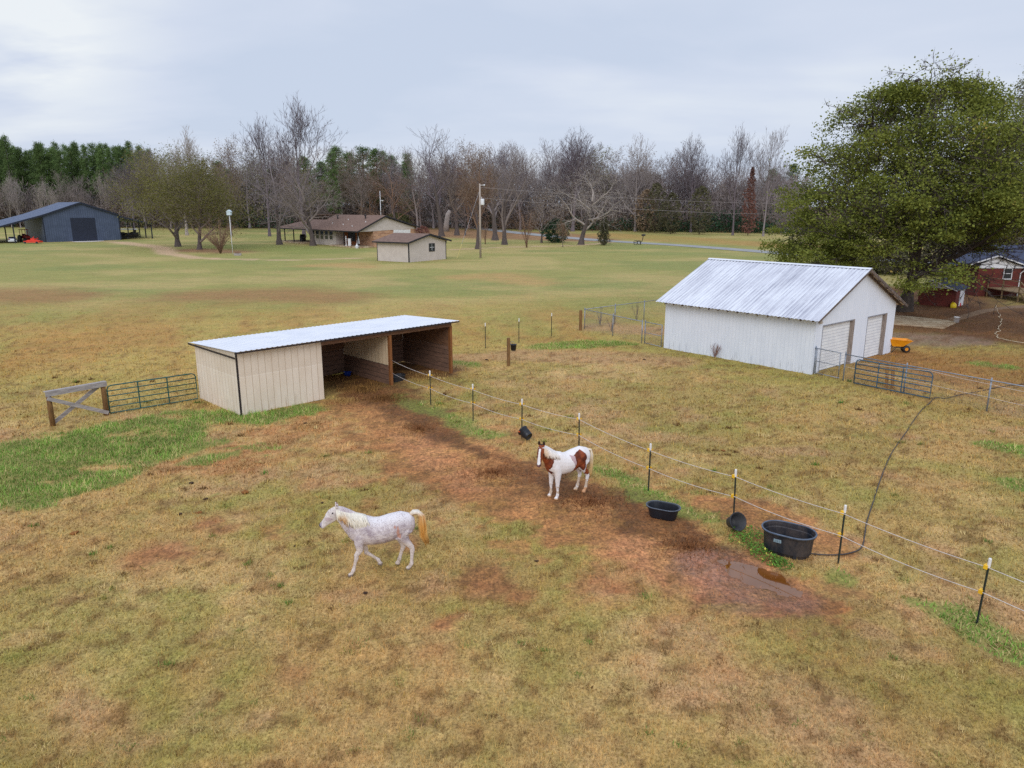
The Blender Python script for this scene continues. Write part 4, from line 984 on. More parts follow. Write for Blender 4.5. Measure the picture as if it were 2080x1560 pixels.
# chain link
clm = M('chain_link_wire', A(150,156,164), A(120,126,134), 8, .5, .4)
def link_mesh(m, L_, h, sp=.11, w=.006, z0=.05):
    n = int((L_+h)/sp)
    for i in range(n+1):
        for s_ in (0, 1):
            x0 = i*sp-h; x1 = i*sp; zA, zB = 0, h
            if x0 < 0: zA = -x0; x0 = 0
            if x1 > L_: zB = h-(x1-L_); x1 = L_
            if zB-zA < .02: continue
            if s_: X0, X1 = L_-x0, L_-x1
            else: X0, X1 = x0, x1
            m.add([(X0-w/2,0.001*s_,z0+zA),(X0+w/2,0.001*s_,z0+zA),(X1+w/2,0.001*s_,z0+zB),(X1-w/2,0.001*s_,z0+zB)], [(0,1,2,3)])
def chain_run(name, label, P0, P1, posts, h=1.25, group='chain link fences', endposts=(1, 1)):
    a, b = Vector((*P0, 0)), Vector((*P1, 0)); d = b-a; Lg = d.length
    t = thing(name, label, 'fence', a, math.atan2(d.y, d.x), group)
    m = MB(); link_mesh(m, Lg, h-.06); m.build('wire_mesh', clm, t, recalc=False)
    MB().tube([(0,0,h),(Lg,0,h)], .024, 8).build('top_rail', galv, t, True)
    for u in posts:
        MB().tube([(Lg*u,.05,-.1),(Lg*u,.05,h+.06)], .034, 8).lathe([(.036,0),(.036,.03),(.01,.06)], 8, (Lg*u,.05,h+.06)).build('post', galv, t, True)
    return t
pA = at(1186,668); pB = at(1302,697); pC = local(GAR_O, GAR_A, 0, GL); 
chain_run('chain_link_fence', 'chain link run with thin top rail in front of the pen left of the garage', pA, pB, (0.0,.52,1.0), 1.4)
pD = local(GAR_O, GAR_A, 1.5, 17.5)
dx, dy = at(1352, 648); chain_run('chain_link_fence', 'chain link run along the back of the pen left of the garage', pA, (dx+.9, dy+1.9), (.33,.66,1.0), 1.4)
t = chain_run('chain_link_gate', 'narrow chain link gate between the pen and the white garage wall', at(1308,698), at(1343,706), (0,), 1.4, None); t['category'] = 'gate'
MB().tube([(0,0,.06),(2.0*0+math.hypot(*(Vector(at(1343,706))-Vector(at(1308,698)))),0,.06)], .02, 8).tube([(0,0,.72),(math.hypot(*(Vector(at(1343,706))-Vector(at(1308,698)))),0,.72)], .018, 8).tube([(math.hypot(*(Vector(at(1343,706))-Vector(at(1308,698)))),0,.05),(math.hypot(*(Vector(at(1343,706))-Vector(at(1308,698)))),0,1.42)], .026, 8).build('gate_frame', galv, t, True)
o = MB().box(-.1,.1,-.1,.1,-.1,1.42).build('corner_post', oldpost); o.location = (*at(1179,671), 0); tag(o, 'stout brown wooden post at the corner of the chain link pen', 'post')
# right: small gate by the garage corner, then the long run
q0, q1 = at(1651,760), at(1704,772); Lg = math.hypot(q1[0]-q0[0], q1[1]-q0[1])
t = chain_run('chain_link_gate', 'chain link gate hung at the front corner of the white garage', q0, q1, (0,), 1.38, None); t['category'] = 'gate'
MB().tube([(.12,0,.08),(.12,0,1.4)], .024, 8).tube([(Lg-.06,0,.08),(Lg-.06,0,1.4)], .024, 8).tube([(.1,0,.1),(Lg,0,.1)], .02, 8).tube([(.1,0,.72),(Lg,0,.72)], .018, 8).build('gate_frame', galv, t, True)
q2, q3 = at(1711,774), at(2003,836); d = (Vector(q3)-Vector(q2)); q4 = Vector(q2)+d*1.75
chain_run('chain_link_fence', 'long chain link run behind the blue-green gate on the right', q2, tuple(q4), (0, .263, .571, .86), 1.36)
# ropes on that fence
f = lambda u, z, s_=-.10: (q2[0]+d.x*1.75*u+s_*.5, q2[1]+d.y*1.75*u+s_, z)
tag(rope('fence_rope', [f(0,1.05), f(.36,1.33), f(.571,1.22), f(.72,1.18), f(1,1.1)], .008, rope_m, .03), 'upper pale rope strung along the chain link behind the leaning gate', 'fence rope', 'ropes on the right chain link')
tag(rope('fence_rope', [f(0,.78), f(.36,.72), f(.571,.66), f(.72,.62), f(1,.6)], .008, rope_m, .03), 'lower pale rope strung along the chain link behind the leaning gate', 'fence rope', 'ropes on the right chain link')

# ================================================================== yard objects far away
def utility():
    x, y = at(976, 524); t = thing('utility_pole', 'tall pale utility pole carrying a white transformer', 'utility pole', (x, y, 0), 0)
    pm = M('pale_pole_wood', A(186,172,160), A(150,138,128), 2, .9, stretch=(4,4,.4))
    MB().tube([(0,0,-.2),(0,0,12.2)], [.19,.13], 10).build('pole', pm, t, True)
    MB().lathe([(.01,0),(.30,0),(.32,.08),(.32,.85),(.26,.98),(.01,1.0)], 12, (.42,-.02,8.75)).build('transformer', white_trim, t, True)
    MB().box(.06,.14,-.1,.1,9.2,9.4).tube([(.3,0,9.7),(.3,0,10.1)], .05, 6).tube([(0,0,11.9),(.7,0,12.0)], .04, 6).sphere((.75,0,11.95), .14, 8).build('fittings', white_trim, t)
    return (x, y)
ux, uy = utility()
gx, gy = at(928, 526)
t = thing('guy_wire', 'slanting guy wire with a yellow sleeve beside the utility pole', 'guy wire', (gx, gy, 0), 0)
MB().tube([(0,0,.1),(ux-gx,uy-gy,11.2)], .018, 5).build('cable', galv, t)
v = Vector((ux-gx, uy-gy, 11.2)).normalized(); MB().tube([v*.1, v*2.6], .06, 6).build('sleeve', M('yellow_sleeve', A(206,190,120), None, 4, .6), t)
wire = M('overhead_cable', A(150,140,140), None, 4, .6)
for z, e, l in ((11.6, (1560,452), 'upper overhead cable running right from the utility pole'), (9.9, (1560,440), 'lower overhead cable running right from the utility pole')):
    X1 = at(1700, 478); tag(rope('power_line', [(ux, uy, z), (X1[0], X1[1], 9.5 if z > 11 else 6.5), (X1[0]*2-ux, X1[1]*2-uy, z)], .03, wire, 1.0, 14), l, 'power line', 'overhead cables')
x, y = at(775, 470); t = thing('light_pole', 'white yard light pole behind the ranch house', 'lamp post', (x, y, terr(x,y)), 0)
MB().tube([(0,0,-.2),(0,0,zat(x,y,388)-terr(x,y))], [.16,.11], 8).build('pole', white_trim, t, True)
MB().tube([(0,0,9.4),(.6,-.1,9.6)], .05, 6).lathe([(.12,.1),(.34,0),(.3,-.2),(.12,-.34),(.01,-.36)], 10, (.7,-.1,9.5)).build('lamp_head', white_trim, t)
x, y = at(473, 517); t = thing('birdhouse_pole', 'white martin birdhouse on a tall thin pole beside bare shrubs', 'birdhouse', (x, y, 0), 0)
MB().tube([(0,0,-.1),(0,0,7.4)], .06, 8).build('pole', white_trim, t, True)
MB().box(-.35,.35,-.35,.35,7.0,7.6).prism([(-.45,7.602),(.45,7.602),(0,7.95)], 'y', -.42, .42).build('house', M('pale_blue_white', A(206,222,232), None, 3, .6), t)
x, y = at(483, 519); t = thing('planter_box', 'low weathered planter under the birdhouse pole', 'planter', (x, y, 0), .2)
MB().box(-.6,.6,-.3,.3,0,.40).build('box', greywood, t); MB().sphere((0,0,.42), .3, 8, sx=1.8, sz=.6).build('soil', dwood, t)
# iron implement by the road, marker post, bin
x, y = at(1297, 497); t = thing('farm_implement', 'rusty dark old farm implement set beside the road', 'farm implement', (x, y, 0), R(10))
m = MB()
for c in ((-.7,.5),(.1,.5)): m.tube([(c[0]+.48*math.cos(a), 0, c[1]+.48*math.sin(a)) for a in np.linspace(0, 6.28, 17)], .06, 5)
m.build('wheel', dkm, t)
MB().tube([(-1.1,0,.5),(0,0,.75),(.75,0,.6),(.95,0,1.3),(1.05,0,2.0)], .09, 6).tube([(.3,0,.7),(.6,.1,.0)], .08, 6).build('beam', dkm, t)
MB().prism([(-.22,0),(.22,0),(.22,.3),(.12,.42),(-.12,.42),(-.22,.3)], 'x', .7, 1.5).xf(Matrix.Translation((0,0,1.95))).build('mailbox', dkm, t)
x, y = at(1271, 464.5); t = thing('marker_post', 'short pale marker post at the edge of the field', 'post', (x, y, terr(x, y)), 0)
MB().box(-.2,.2,-.2,.2,-.1,1.35).lathe([(.34,1.352),(.3,1.55),(.05,1.7)], 8).build('shaft', M('pale_post', A(206,178,160), None, 3, .8), t)
x, y = at(897, 494); t = thing('garden_machine', 'small green garden machine parked by the tree behind the outbuilding', 'machine', (x, y, 0), R(30))
gm = M('green_machine_paint', A(30,96,72), A(22,72,56), 3, .5)
MB().box(-.8,.2,-.45,.45,.5,1.2).prism([(.2,.5),(1.2,.45),(1.15,.9),(.2,1.2)], 'y', -.38, .38).build('body', gm, t); MB().box(-.7,-.3,-.3,.3,1.21,1.7).build('seat', black_pl, t)
for q_ in ((-.5,.5,.42),(-.5,-.5,.42),(.8,.45,.3),(.8,-.45,.3)): MB().lathe([(.05,-.12),(q_[2],-.12),(q_[2],.12),(.05,.12)], 12).xf(Matrix.Translation((q_[0],q_[1],q_[2])) @ Matrix.Rotation(math.pi/2,4,'X')).build('wheel', black_worn, t)

# ---------- vehicles in the lean-tos
def bloc(lx, ly): return local(BO, BA, lx, ly)
wp_ = M('white_car_paint', A(232,236,242), A(222,226,234), 2, .25, 0, spec=.6)
t = thing('parked_car', 'white car parked under the left lean-to of the metal barn', 'car', (*at(26, 493), 0), BA+R(80))
body = [(-2.15,.35),(2.15,.35),(2.2,.62),(2.1,.9),(1.2,.98),(.55,1.42),(-.9,1.45),(-1.75,1.08),(-2.15,1.0),(-2.22,.65)]
m = MB(); n = len(body); vs = []
for y_, s_ in ((-.88,.94),(-.80,1.0),(.80,1.0),(.88,.94)):
    for (x_, z_) in body: vs.append((x_*s_, y_*(1 if z_ < 1.0 else .82), .35+(z_-.35)*(s_ if z_ > .9 else 1)))
m.add(vs, [tuple(range(n)), tuple(range(4*n-1, 3*n-1, -1))]+[(r_*n+i, (r_+1)*n+i, (r_+1)*n+(i+1) % n, r_*n+(i+1) % n) for r_ in range(3) for i in range(n)])
m.build('body', wp_, t)
MB().add([(-.98,-.60,1.435),(-.98,.60,1.435),(-1.78,.66,1.10),(-1.78,-.66,1.10)], [(0,1,2,3)]).build('rear_window', glass, t)
MB().add([(.62,-.60,1.41),(.62,.60,1.41),(1.22,.66,1.0),(1.22,-.66,1.0)], [(0,1,2,3)]).build('windscreen', glass, t)
for s_ in (-1, 1): MB().add([(-.85,s_*.72,1.38),(.5,s_*.72,1.36),(1.0,s_*.83,1.03),(-1.4,s_*.83,1.06)], [(0,1,2,3)]).build('side_window', glass, t)
redl = M('tail_light_red', A(150,26,30), None, 4, .3)
for s_ in (-1, 1): MB().box(-2.235,-2.15,s_*.62-.18,s_*.62+.18,.78,.94).build('tail_light', redl, t)
for x_ in (-1.35, 1.35):
    for s_ in (-1, 1):
        wv = MB().lathe([(.2,-.11),(.33,-.11),(.34,0),(.33,.11),(.2,.11)], 14).xf(Matrix.Translation((x_,s_*.80,.34)) @ Matrix.Rotation(math.pi/2,4,'X')).build('wheel', black_worn, t)
        MB().lathe([(.01,.1),(.2,.105),(.2,-.105),(.01,-.1)], 10).xf(Matrix.Translation((x_,s_*.80,.34)) @ Matrix.Rotation(math.pi/2,4,'X')).build('rim', galv, wv)
redp = M('red_tractor_paint', A(170,30,34), A(140,24,30), 3, .4)
t = thing('tractor', 'red farm tractor parked in the dark left lean-to', 'tractor', (*at(52, 491), 0), BA+R(-80))
MB().box(-1.2,.4,-.5,.5,.8,1.5).prism([(.4,.9),(2.0,.85),(2.05,1.45),(.4,1.75)], 'y', -.4, .4).build('body', redp, t)
m = MB(); [m.box(x_-.05,x_+.05,y_-.05,y_+.05,1.5,2.9) for x_ in (-1.1,.3) for y_ in (-.6,.6)]; m.box(-1.3,.5,-.75,.75,2.902,3.02); m.build('canopy', redp, t)
MB().box(-.9,-.4,-.3,.3,1.5,1.95).build('seat', black_pl, t)
for x_, y_, r_, w_ in ((-.9,.85,.85,.25),(-.9,-.85,.85,.25),(1.5,.7,.5,.15),(1.5,-.7,.5,.15)): MB().lathe([(.2*r_,-w_),(r_*.9,-w_),(r_,0),(r_*.9,w_),(.2*r_,w_)], 16).xf(Matrix.Translation((x_,y_,r_)) @ Matrix.Rotation(math.pi/2,4,'X')).build('wheel', black_worn, t)
orp = M('orange_red_mower', A(232,70,48), A(208,54,40), 3, .45)
t = thing('mower_deck', 'orange-red mower deck on the grass in front of the tractor', 'mower', (*at(68, 494.5), 0), R(0))
MB().box(-1.8,1.8,-.8,.8,.22,.6).prism([(-1.5,.602),(1.5,.602),(.9,.85),(-.9,.85)], 'y', -.5, .5).build('deck', orp, t)
MB().beam((0,0,.7),(.3,1.6,1.2), .14, .14).beam((-.6,0,.8),(.2,.2,1.55), .12, .12).box(-.4,.5,-.3,.3,.85,1.2).build('hitch', orp, t)
for x_ in (-1.4, 1.4): MB().lathe([(.05,-.1),(.24,-.1),(.24,.1),(.05,.1)], 12).xf(Matrix.Translation((x_,-.95,.24)) @ Matrix.Rotation(math.pi/2,4,'X')).build('wheel', black_worn, t)
t = thing('utility_cart', 'dark canopied utility cart behind the white car', 'cart', (*bloc(-9.5, 6.0), 0), BA+R(90))
MB().box(-1.4,1.4,-.7,.7,.5,1.1).box(-1.5,-.3,-.72,.72,1.102,1.4).build('body', black_pl, t)
m = MB(); [m.box(x_-.04,x_+.04,y_-.04,y_+.04,1.1,2.1) for x_ in (-.4,.9) for y_ in (-.6,.6)]; m.box(-.7,1.2,-.75,.75,2.102,2.2); m.build('canopy', black_pl, t)
for x_ in (-.9,.9):
    for y_ in (-.7,.7): MB().lathe([(.1,-.13),(.36,-.13),(.36,.13),(.1,.13)], 12).xf(Matrix.Translation((x_,y_,.36)) @ Matrix.Rotation(math.pi/2,4,'X')).build('wheel', black_worn, t)
bm_ = M('dark_boat_hull', A(46,46,56), A(32,34,42), 2, .5)
for lx, ly, l, sc_ in ((BWd+2.6, 3.2, 'dark fishing boat on a trailer at the front of the right lean-to', 1.0), (BWd+3.2, 9.5, 'second dark boat further back under the right lean-to', .9)):
    t = thing('boat', l, 'boat', (*bloc(lx, ly), 0), BA+R(18), 'boats under the right lean-to')
    st_ = [(-2.8,.75,.75),(-1,.95,.85),(1,.95,.95),(2.4,.6,1.2),(3.2,.05,1.5)]; vs = []
    for x_, w_, h_ in st_: vs += [(x_,-w_,h_+.35),(x_,-w_*.6,.6),(x_,w_*.6,.6),(x_,w_,h_+.35)]
    MB().add(vs, [(0,1,2,3)]+[(4*i+j,4*i+4+j,4*i+5+j,4*i+1+j) for i in range(4) for j in range(3)]).build('hull', bm_, t, recalc=False)
    MB().box(-.6,.3,-.4,.4,.75,1.75).box(-2.9,-2.5,-.25,.25,.9,1.9).build('console', bm_, t)
    MB().box(-2.4,2.2,-.7,-.6,.42,.58).box(-2.4,2.2,.6,.7,.42,.58).box(2.2,4.0,-.06,.06,.42,.56).build('trailer', dkm, t)
    for s_ in (-1, 1): MB().lathe([(.05,-.1),(.34,-.1),(.34,.1),(.05,.1)], 12).xf(Matrix.Translation((-.8,s_*.95,.34)) @ Matrix.Rotation(math.pi/2,4,'X')).build('wheel', black_worn, t)
t = thing('lumber_stack', 'pale long board stack lying behind the right lean-to', 'boards', (*bloc(BWd+7.5, 24), 0), BA+R(-40)); MB().box(-4,4,-.5,.5,2.0,2.25).build('boards', white_trim, t); MB().box(-3.5,-3.2,-.5,.5,0,1.998).build('trestle', dkm, t); MB().box(3.2,3.5,-.5,.5,0,1.998).build('trestle', dkm, t)

# dung piles
dm = M('dark_dung', A(70,46,30), A(44,30,22), 8, .95); dm2 = M('rusty_dung', A(150,98,46), A(120,76,36), 8, .95)
def dung(mat, seed):
    r_ = random.Random(seed); m = MB()
    for i in range(18): m.sphere((max(-.1,min(.1,r_.gauss(0,.055))), max(-.08,min(.08,r_.gauss(0,.045))), .02+r_.random()*.04), .04+r_.random()*.025, 6)
    return m.build('dung_pile', mat, None, True)
d0, d1, d2 = dung(dm, 1), dung(dm, 2), dung(dm2, 3)
for i, (px, py, k_, s_) in enumerate([(388,982,0,1.0),(418,1014,1,.8),(497,1001,2,1.3),(404,1043,2,1.0),(1470,916,2,.9),(1308,731,0,1.2),(150,1084,2,1.2),(988,731,1,1.0),(600,1110,1,.6),(742,1205,0,.7),(1090,1140,1,.6),(365,1045,1,.8),(655,1022,0,.6),(620,860,1,.8)]):
    src = (d0, d1, d2)[k_]; o = src if not src.get('label') else src.copy()
    if o is not src: COL.objects.link(o)
    o.location = (*at(px, py), 0); o.scale = (s_*.62, s_*.62, s_*.45); o.rotation_euler = (0,0,i*1.3)
    tag(o, 'small rust-brown dung pile on the paddock grass' if k_ == 2 else 'small dark dung pile on the paddock grass', 'dung pile', 'dung piles on the paddock')
# ================================================================== horses
def loft(m, st, n=14):
    """st: (pos, ra (up), rb (side)); closed elliptical tube in the plane of the path"""
    pts = [Vector(s_[0]) for s_ in st]; vs = []
    for i, p in enumerate(pts):
        d = (pts[min(i+1, len(pts)-1)]-pts[max(i-1, 0)]).normalized()
        side = Vector((0,1,0)) if len(st[i]) < 4 else Vector(st[i][3])
        side = (side-d*side.dot(d)).normalized(); up = side.cross(d)
        for k in range(n):
            t = 2*math.pi*k/n; vs.append(p+up*st[i][1]*math.sin(t)+side*st[i][2]*math.cos(t))
    fs = [(i*n+k, i*n+(k+1) % n, (i+1)*n+(k+1) % n, (i+1)*n+k) for i in range(len(st)-1) for k in range(n)]
    fs += [tuple(range(n))[::-1], tuple((len(st)-1)*n+k for k in range(n))]
    m.add(vs, fs)
def horse_body(name, neck, head, legs, ears, extra=None, smooth=3, vox=.013):
    m = MB()
    loft(m, [((-.79,0,1.08),.06,.05),((-.75,0,1.08),.18,.14),((-.66,0,1.105),.27,.22),((-.48,0,1.125),.325,.275),((-.25,0,1.09),.325,.295),((0,0,1.03),.325,.305),((.2,0,1.03),.335,.29),((.40,0,1.075),.365,.245),((.54,0,1.085),.355,.215),((.66,0,1.08),.29,.19),((.76,0,1.06),.19,.13),((.80,0,1.05),.07,.06)], 20)
    loft(m, [((.28,0,1.36),.06,.05),((.42,0,1.38),.08,.06),((.52,0,1.36),.05,.05)], 10)      # withers
    loft(m, neck, 16); loft(m, head, 16)
    for l in legs: loft(m, thick(l), 12)
    for e in ears: loft(m, e, 8)
    if extra: extra(m)
    o = m.build(name+'_raw', [], None)
    md = o.modifiers.new('r', 'REMESH'); md.mode = 'VOXEL'; md.voxel_size = vox
    ms = o.modifiers.new('s', 'SMOOTH'); ms.iterations = smooth; ms.factor = .5
    dg = bpy.context.evaluated_depsgraph_get(); me = bpy.data.meshes.new_from_object(o.evaluated_get(dg)); me.name = name
    bpy.data.objects.remove(o)
    me.polygons.foreach_set('use_smooth', np.ones(len(me.polygons), bool))
    return me
LEGK = 1.0
def thick(L): return [L[0],L[1]]+[(q[0],q[1]*LEGK,q[2]*LEGK) for q in L[2:]]
def fleg(y, knee, fet, hoof, lean=0):
    s_ = 1 if y > 0 else -1
    return [((.46,y*.9,1.12),.17,.09),((.50,y,.98),.15,.095),((.47+lean*.3,y,.80),.105,.08),((knee[0]*.45+.47*.55,y,.62),.075,.062),((knee[0],y,knee[1]+.05),.055,.05),((knee[0],y,knee[1]-.02),.052,.048),((knee[0]*.6+fet[0]*.4,y,knee[1]*.6+fet[1]*.4),.036,.032),((fet[0]*.8+knee[0]*.2,y,fet[1]*.8+knee[1]*.2),.036,.032),(( fet[0],y,fet[1]),.047,.042),((fet[0]*.5+hoof[0]*.5,y,fet[1]*.45+hoof[1]*.55+.015),.038,.037),((hoof[0],y,hoof[1]+.045),.052,.05),((hoof[0]+.012,y,hoof[1]),.066,.06)]
def hleg(y, stifle, hock, fet, hoof):
    return [((-.52,y*.75,1.20),.20,.10),((-.50,y*.95,1.02),.22,.125),((stifle[0],y,stifle[1]),.16,.105),((stifle[0]*.5+hock[0]*.5,y*.95,stifle[1]*.5+hock[1]*.5+.02),.085,.068),((hock[0]+.01,y*.9,hock[1]+.05),.062,.048),((hock[0],y*.9,hock[1]-.03),.058,.044),((hock[0]*.55+fet[0]*.45,y*.9,hock[1]*.55+fet[1]*.45),.040,.035),((fet[0]*.8+hock[0]*.2,y*.9,fet[1]*.8+hock[1]*.2),.038,.034),((fet[0],y*.9,fet[1]),.05,.044),((fet[0]*.5+hoof[0]*.5,y*.9,fet[1]*.45+hoof[1]*.55+.015),.040,.038),((hoof[0],y*.9,hoof[1]+.045),.052,.05),((hoof[0]+.012,y*.9,hoof[1]),.066,.06)]
def color_mesh(me, fn, mat):
    n = len(me.vertices); co = np.zeros(n*3, np.float32); me.vertices.foreach_get('co', co); co = co.reshape(-1, 3)
    c = np.ones((n, 4), np.float32); c[:, :3] = fn(co[:,0], co[:,1], co[:,2])
    a = me.color_attributes.new('Col', 'FLOAT_COLOR', 'POINT'); a.data.foreach_set('color', c.reshape(-1)); me.materials.append(mat)
def coat(name, specks):
    k = Mt(name); c = k.attr('Col')
    if specks:
        f = k.ramp(k.noise(48, None, 2, .7), [(.53, 0), (.61, 1)]); g = k.ramp(k.noise(4.5, None, 3), [(.30, .15), (.55, .8)])
        c = k.mix(k.math('MULTIPLY', f, k.math('MULTIPLY', g, .85)), c, A(126,106,108))
    else: c = k.mix(1, c, k.ramp(k.noise(30, k.mapped((1,1,.4)), 4), [(.3, .88), (.7, 1.05)]), 'MULTIPLY')
    k.set(c, .6, spec=.25); return k.m
hair_m = Mt('horse_hair'); hair_m.set(hair_m.mix(1, hair_m.attr('Col'), hair_m.ramp(hair_m.noise(40, hair_m.mapped((1,1,.15)), 4), [(.3, .75), (.7, 1.1)]), 'MULTIPLY'), .6); hair_m = hair_m.m
def hair(name, strands, colf, parent, n=5):
    m = MB()
    for st in strands: m.tube([s_[0] for s_ in st], [s_[1] for s_ in st], n)
    me_o = m.build(name, [], parent, True); color_mesh(me_o.data, colf, hair_m); return me_o
el = lambda x, y, z, c, r: ((x-c[0])/r[0])**2+((y-c[1])/r[1])**2+((z-c[2])/r[2])**2 < 1
def setc(col, mask, c): col[mask] = c
# ---- grey-white walking horse
SQ = lambda L: [((.46+(q[0][0]-.46)*.87, q[0][1], q[0][2]-.03*max(0,q[0][0]-.46)),)+q[1:] for q in L]
neck = SQ([((.46,0,1.10),.30,.18),((.62,0,1.22),.295,.155),((.76,0,1.36),.25,.125),((.90,0,1.50),.20,.10),((1.02,0,1.60),.16,.085),((1.10,0,1.645),.13,.075)])
head = SQ([((1.02,0,1.66),.07,.055),((1.08,0,1.645),.125,.078),((1.17,0,1.57),.160,.095),((1.25,0,1.50),.145,.092),((1.33,0,1.435),.110,.074),((1.42,0,1.37),.084,.062),((1.49,0,1.315),.078,.062),((1.52,0,1.288),.062,.054)])
ears = [SQ([((1.065,s_*.06,1.73),.034,.028),((1.08,s_*.075,1.775),.040,.028),((1.10,s_*.085,1.81),.028,.02),((1.115,s_*.088,1.835),.008,.008)]) for s_ in (1, -1)]
legs = [fleg(.14, (.62,.46), (.70,.15), (.77,0), .25), fleg(-.14, (.38,.44), (.10,.20), (.06,.07), -.1),
        hleg(.15, (-.44,.88), (-.69,.52), (-.66,.15), (-.58,0)), hleg(-.15, (-.36,.88), (-.50,.50), (-.40,.17), (-.36,.04))]
LEGK = 1.06
me_w = horse_body('grey_horse', neck, head, legs, ears)
def col_w(x, y, z):
    c = np.tile(A(216,206,207), (len(x), 1)); n = fbm(x*6+9, z*6+y*5+3, 3, 3)
    n3 = fbm(x*16+4, z*16+y*12, 6, 3); c = lerp(c, A(166,152,160), (sst(.38,.62,n)*.50+sst(.45,.62,n3)*.45*sst(1.36,1.18,z)*sst(.62,.8,z))[:,None])
    x = np.where(x > .46, .46+(x-.46)/.87, x)
    c = lerp(c, A(232,228,230), (sst(1.15,1.38,z)*sst(.5,.2,x)*.8)[:,None]); c = lerp(c, A(222,210,204), sst(.80,.68,z)[:,None]); c = lerp(c, A(186,166,146), (sst(.62,.2,z)*sst(.42,.62,fbm(x*14,z*9+y*12,12,3))*.6)[:,None])
    c = np.where(((x > 1.0))[:,None], lerp(A(232,224,222), A(212,202,198), sst(.4,.6,n)[:,None]), c)
    setc(c, el(x,y,z,(1.30,.05,1.46),(.12,.09,.05)), A(196,178,180))
    setc(c, x > 1.49, A(176,166,178)); setc(c, (x > 1.525), A(84,78,90))
    for s_ in (1,-1): setc(c, el(x,y,z,(1.195,s_*.092,1.605),(.028,.03,.022)), A(30,24,26)); setc(c, el(x,y,z,(1.52,s_*.045,1.30),(.015,.02,.016)), A(50,44,50)); setc(c, (z > 1.765) & (x < 1.10) & (np.abs(y) > .05), A(150,122,120))
    rust = el(x,y,z,(-.36,.26,1.06),(.03,.12,.15)) | el(x,y,z,(-.29,.26,1.19),(.025,.12,.04)) | el(x,y,z,(-.40,.24,.95),(.03,.2,.07)); setc(c, rust & (n > .42), A(196,150,134))
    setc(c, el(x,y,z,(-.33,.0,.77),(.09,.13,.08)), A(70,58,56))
    setc(c, (z < .05), A(120,108,100)); setc(c, (x > .0) & (x < .2) & (z < .12) & (y < 0), A(130,118,108))
    return c
color_mesh(me_w, col_w, coat('flea_bitten_grey_coat', True))
gxy = Vector(at(779, 1157)); hx = -R(0)
WH = R(180+14)
hw = thing('white_horse', 'flea-bitten white horse walking left with a golden tail', 'horse', (gxy.x, gxy.y, 0), WH)
link('body', me_w, hw)
r_ = random.Random(3); st = []
for i in range(52):
    u = i/51; x = .36+.66*u; z = 1.44+.25*u**.85-.02*math.sin(u*3); dl = (.22+.12*math.sin(u*2.6+.3))*r_.uniform(.55,1.15); nw = .055+.03*(1-u)
    yb = .11+.055*(1-u)
    st.append([((x,0.0,z+.015),.014),((x-.01,nw,z-.02),.02),((x-.03+r_.uniform(-.02,.02),yb+.03,z-dl*.45),.02),((x-.05+r_.uniform(-.05,.03),yb+.045,z-dl*.85),.013),((x-.06+r_.uniform(-.05,.03),yb+.04,z-dl*1.12),.003)])
for i in range(8): st.append([((1.0,r_.uniform(-.03,.03),1.72),.014),((1.05,r_.uniform(-.03,.03),1.71),.016),((1.10,r_.uniform(-.04,.04),1.64),.004)])
hair('mane', st, lambda x,y,z: lerp(A(236,228,212), A(206,160,104), (sst(.72,.84,x)*(1-sst(.95,1.02,x))*sst(1.62,1.42,z-.0)*sst(.05,.1,y))[:,None]), hw)
st = []
for i in range(40):
    a = r_.uniform(0,6.28); q = r_.random()**.5; ox, oy = q*math.cos(a), q*math.sin(a)
    L_ = r_.uniform(.8,1.06)
    st.append([((-.66,oy*.03,1.33+ox*.02),.03),((-.76,oy*.06,1.40+ox*.03),.038),((-.87+ox*.03,oy*.08,1.40+ox*.02),.038),((-.95+ox*.06,oy*.09,1.30),.030),((-.97+ox*.09,oy*.11,1.05),.028),((-.98+ox*.09,oy*.11,1.05-.26*L_),.022),((-1.02-.06*L_+ox*.05,oy*.08,1.05-.52*L_),.003)])
hair('tail', st, lambda x,y,z: lerp(lerp(A(212,150,70), A(232,188,116), sst(.35,.65,fbm(x*30, y*40+z*2, 4, 2))[:,None]), A(232,222,208), sst(1.26,1.44,z)[:,None]), hw)

# ---- chestnut and white paint horse, standing, head turned to the viewer
neck = [((.46,0,1.12),.30,.175),((.60,.0,1.24),.28,.15),((.72,.005,1.37),.235,.12),((.83,.015,1.50),.19,.098),((.93,.03,1.60),.15,.088),((1.0,.045,1.655),.11,.08)]
fd = Vector((.36,.31,-.86)).normalized(); sd_ = Vector((-.62,.78,0)); pl = Vector((.99,.04,1.70))
hs = lambda u, ra, rb: (tuple(pl+fd*u+Vector((.05,.04,0))*min(u*4,1)), ra, rb, tuple(sd_))
head = [hs(-.06,.06,.06), hs(.0,.115,.085), hs(.10,.14,.10), hs(.20,.13,.098), hs(.32,.095,.076), hs(.43,.072,.060), hs(.52,.066,.060), hs(.575,.045,.045)]
ears = []
for s_ in (1, -1):
    b = pl+sd_*.062*s_+Vector((.01,.01,.06)); ears.append([(tuple(b),.030,.032,tuple(sd_)),(tuple(b+Vector((.013,.011,.052))+sd_*.012*s_),.028,.044,tuple(sd_)),(tuple(b+Vector((.017,.016,.102))+sd_*.010*s_),.018,.030,tuple(sd_)),(tuple(b+Vector((.022,.018,.148))),.005,.006,tuple(sd_))])
LEGK = 1.16
legs = [fleg(.15, (.48,.44), (.47,.14), (.52,0)), fleg(-.15, (.50,.44), (.50,.14), (.55,0)), hleg(.15, (-.42,.88), (-.66,.52), (-.60,.14), (-.53,0)), hleg(-.15, (-.38,.88), (-.58,.52), (-.50,.14), (-.43,0))]
me_p = horse_body('paint_horse', neck, head, legs, ears)
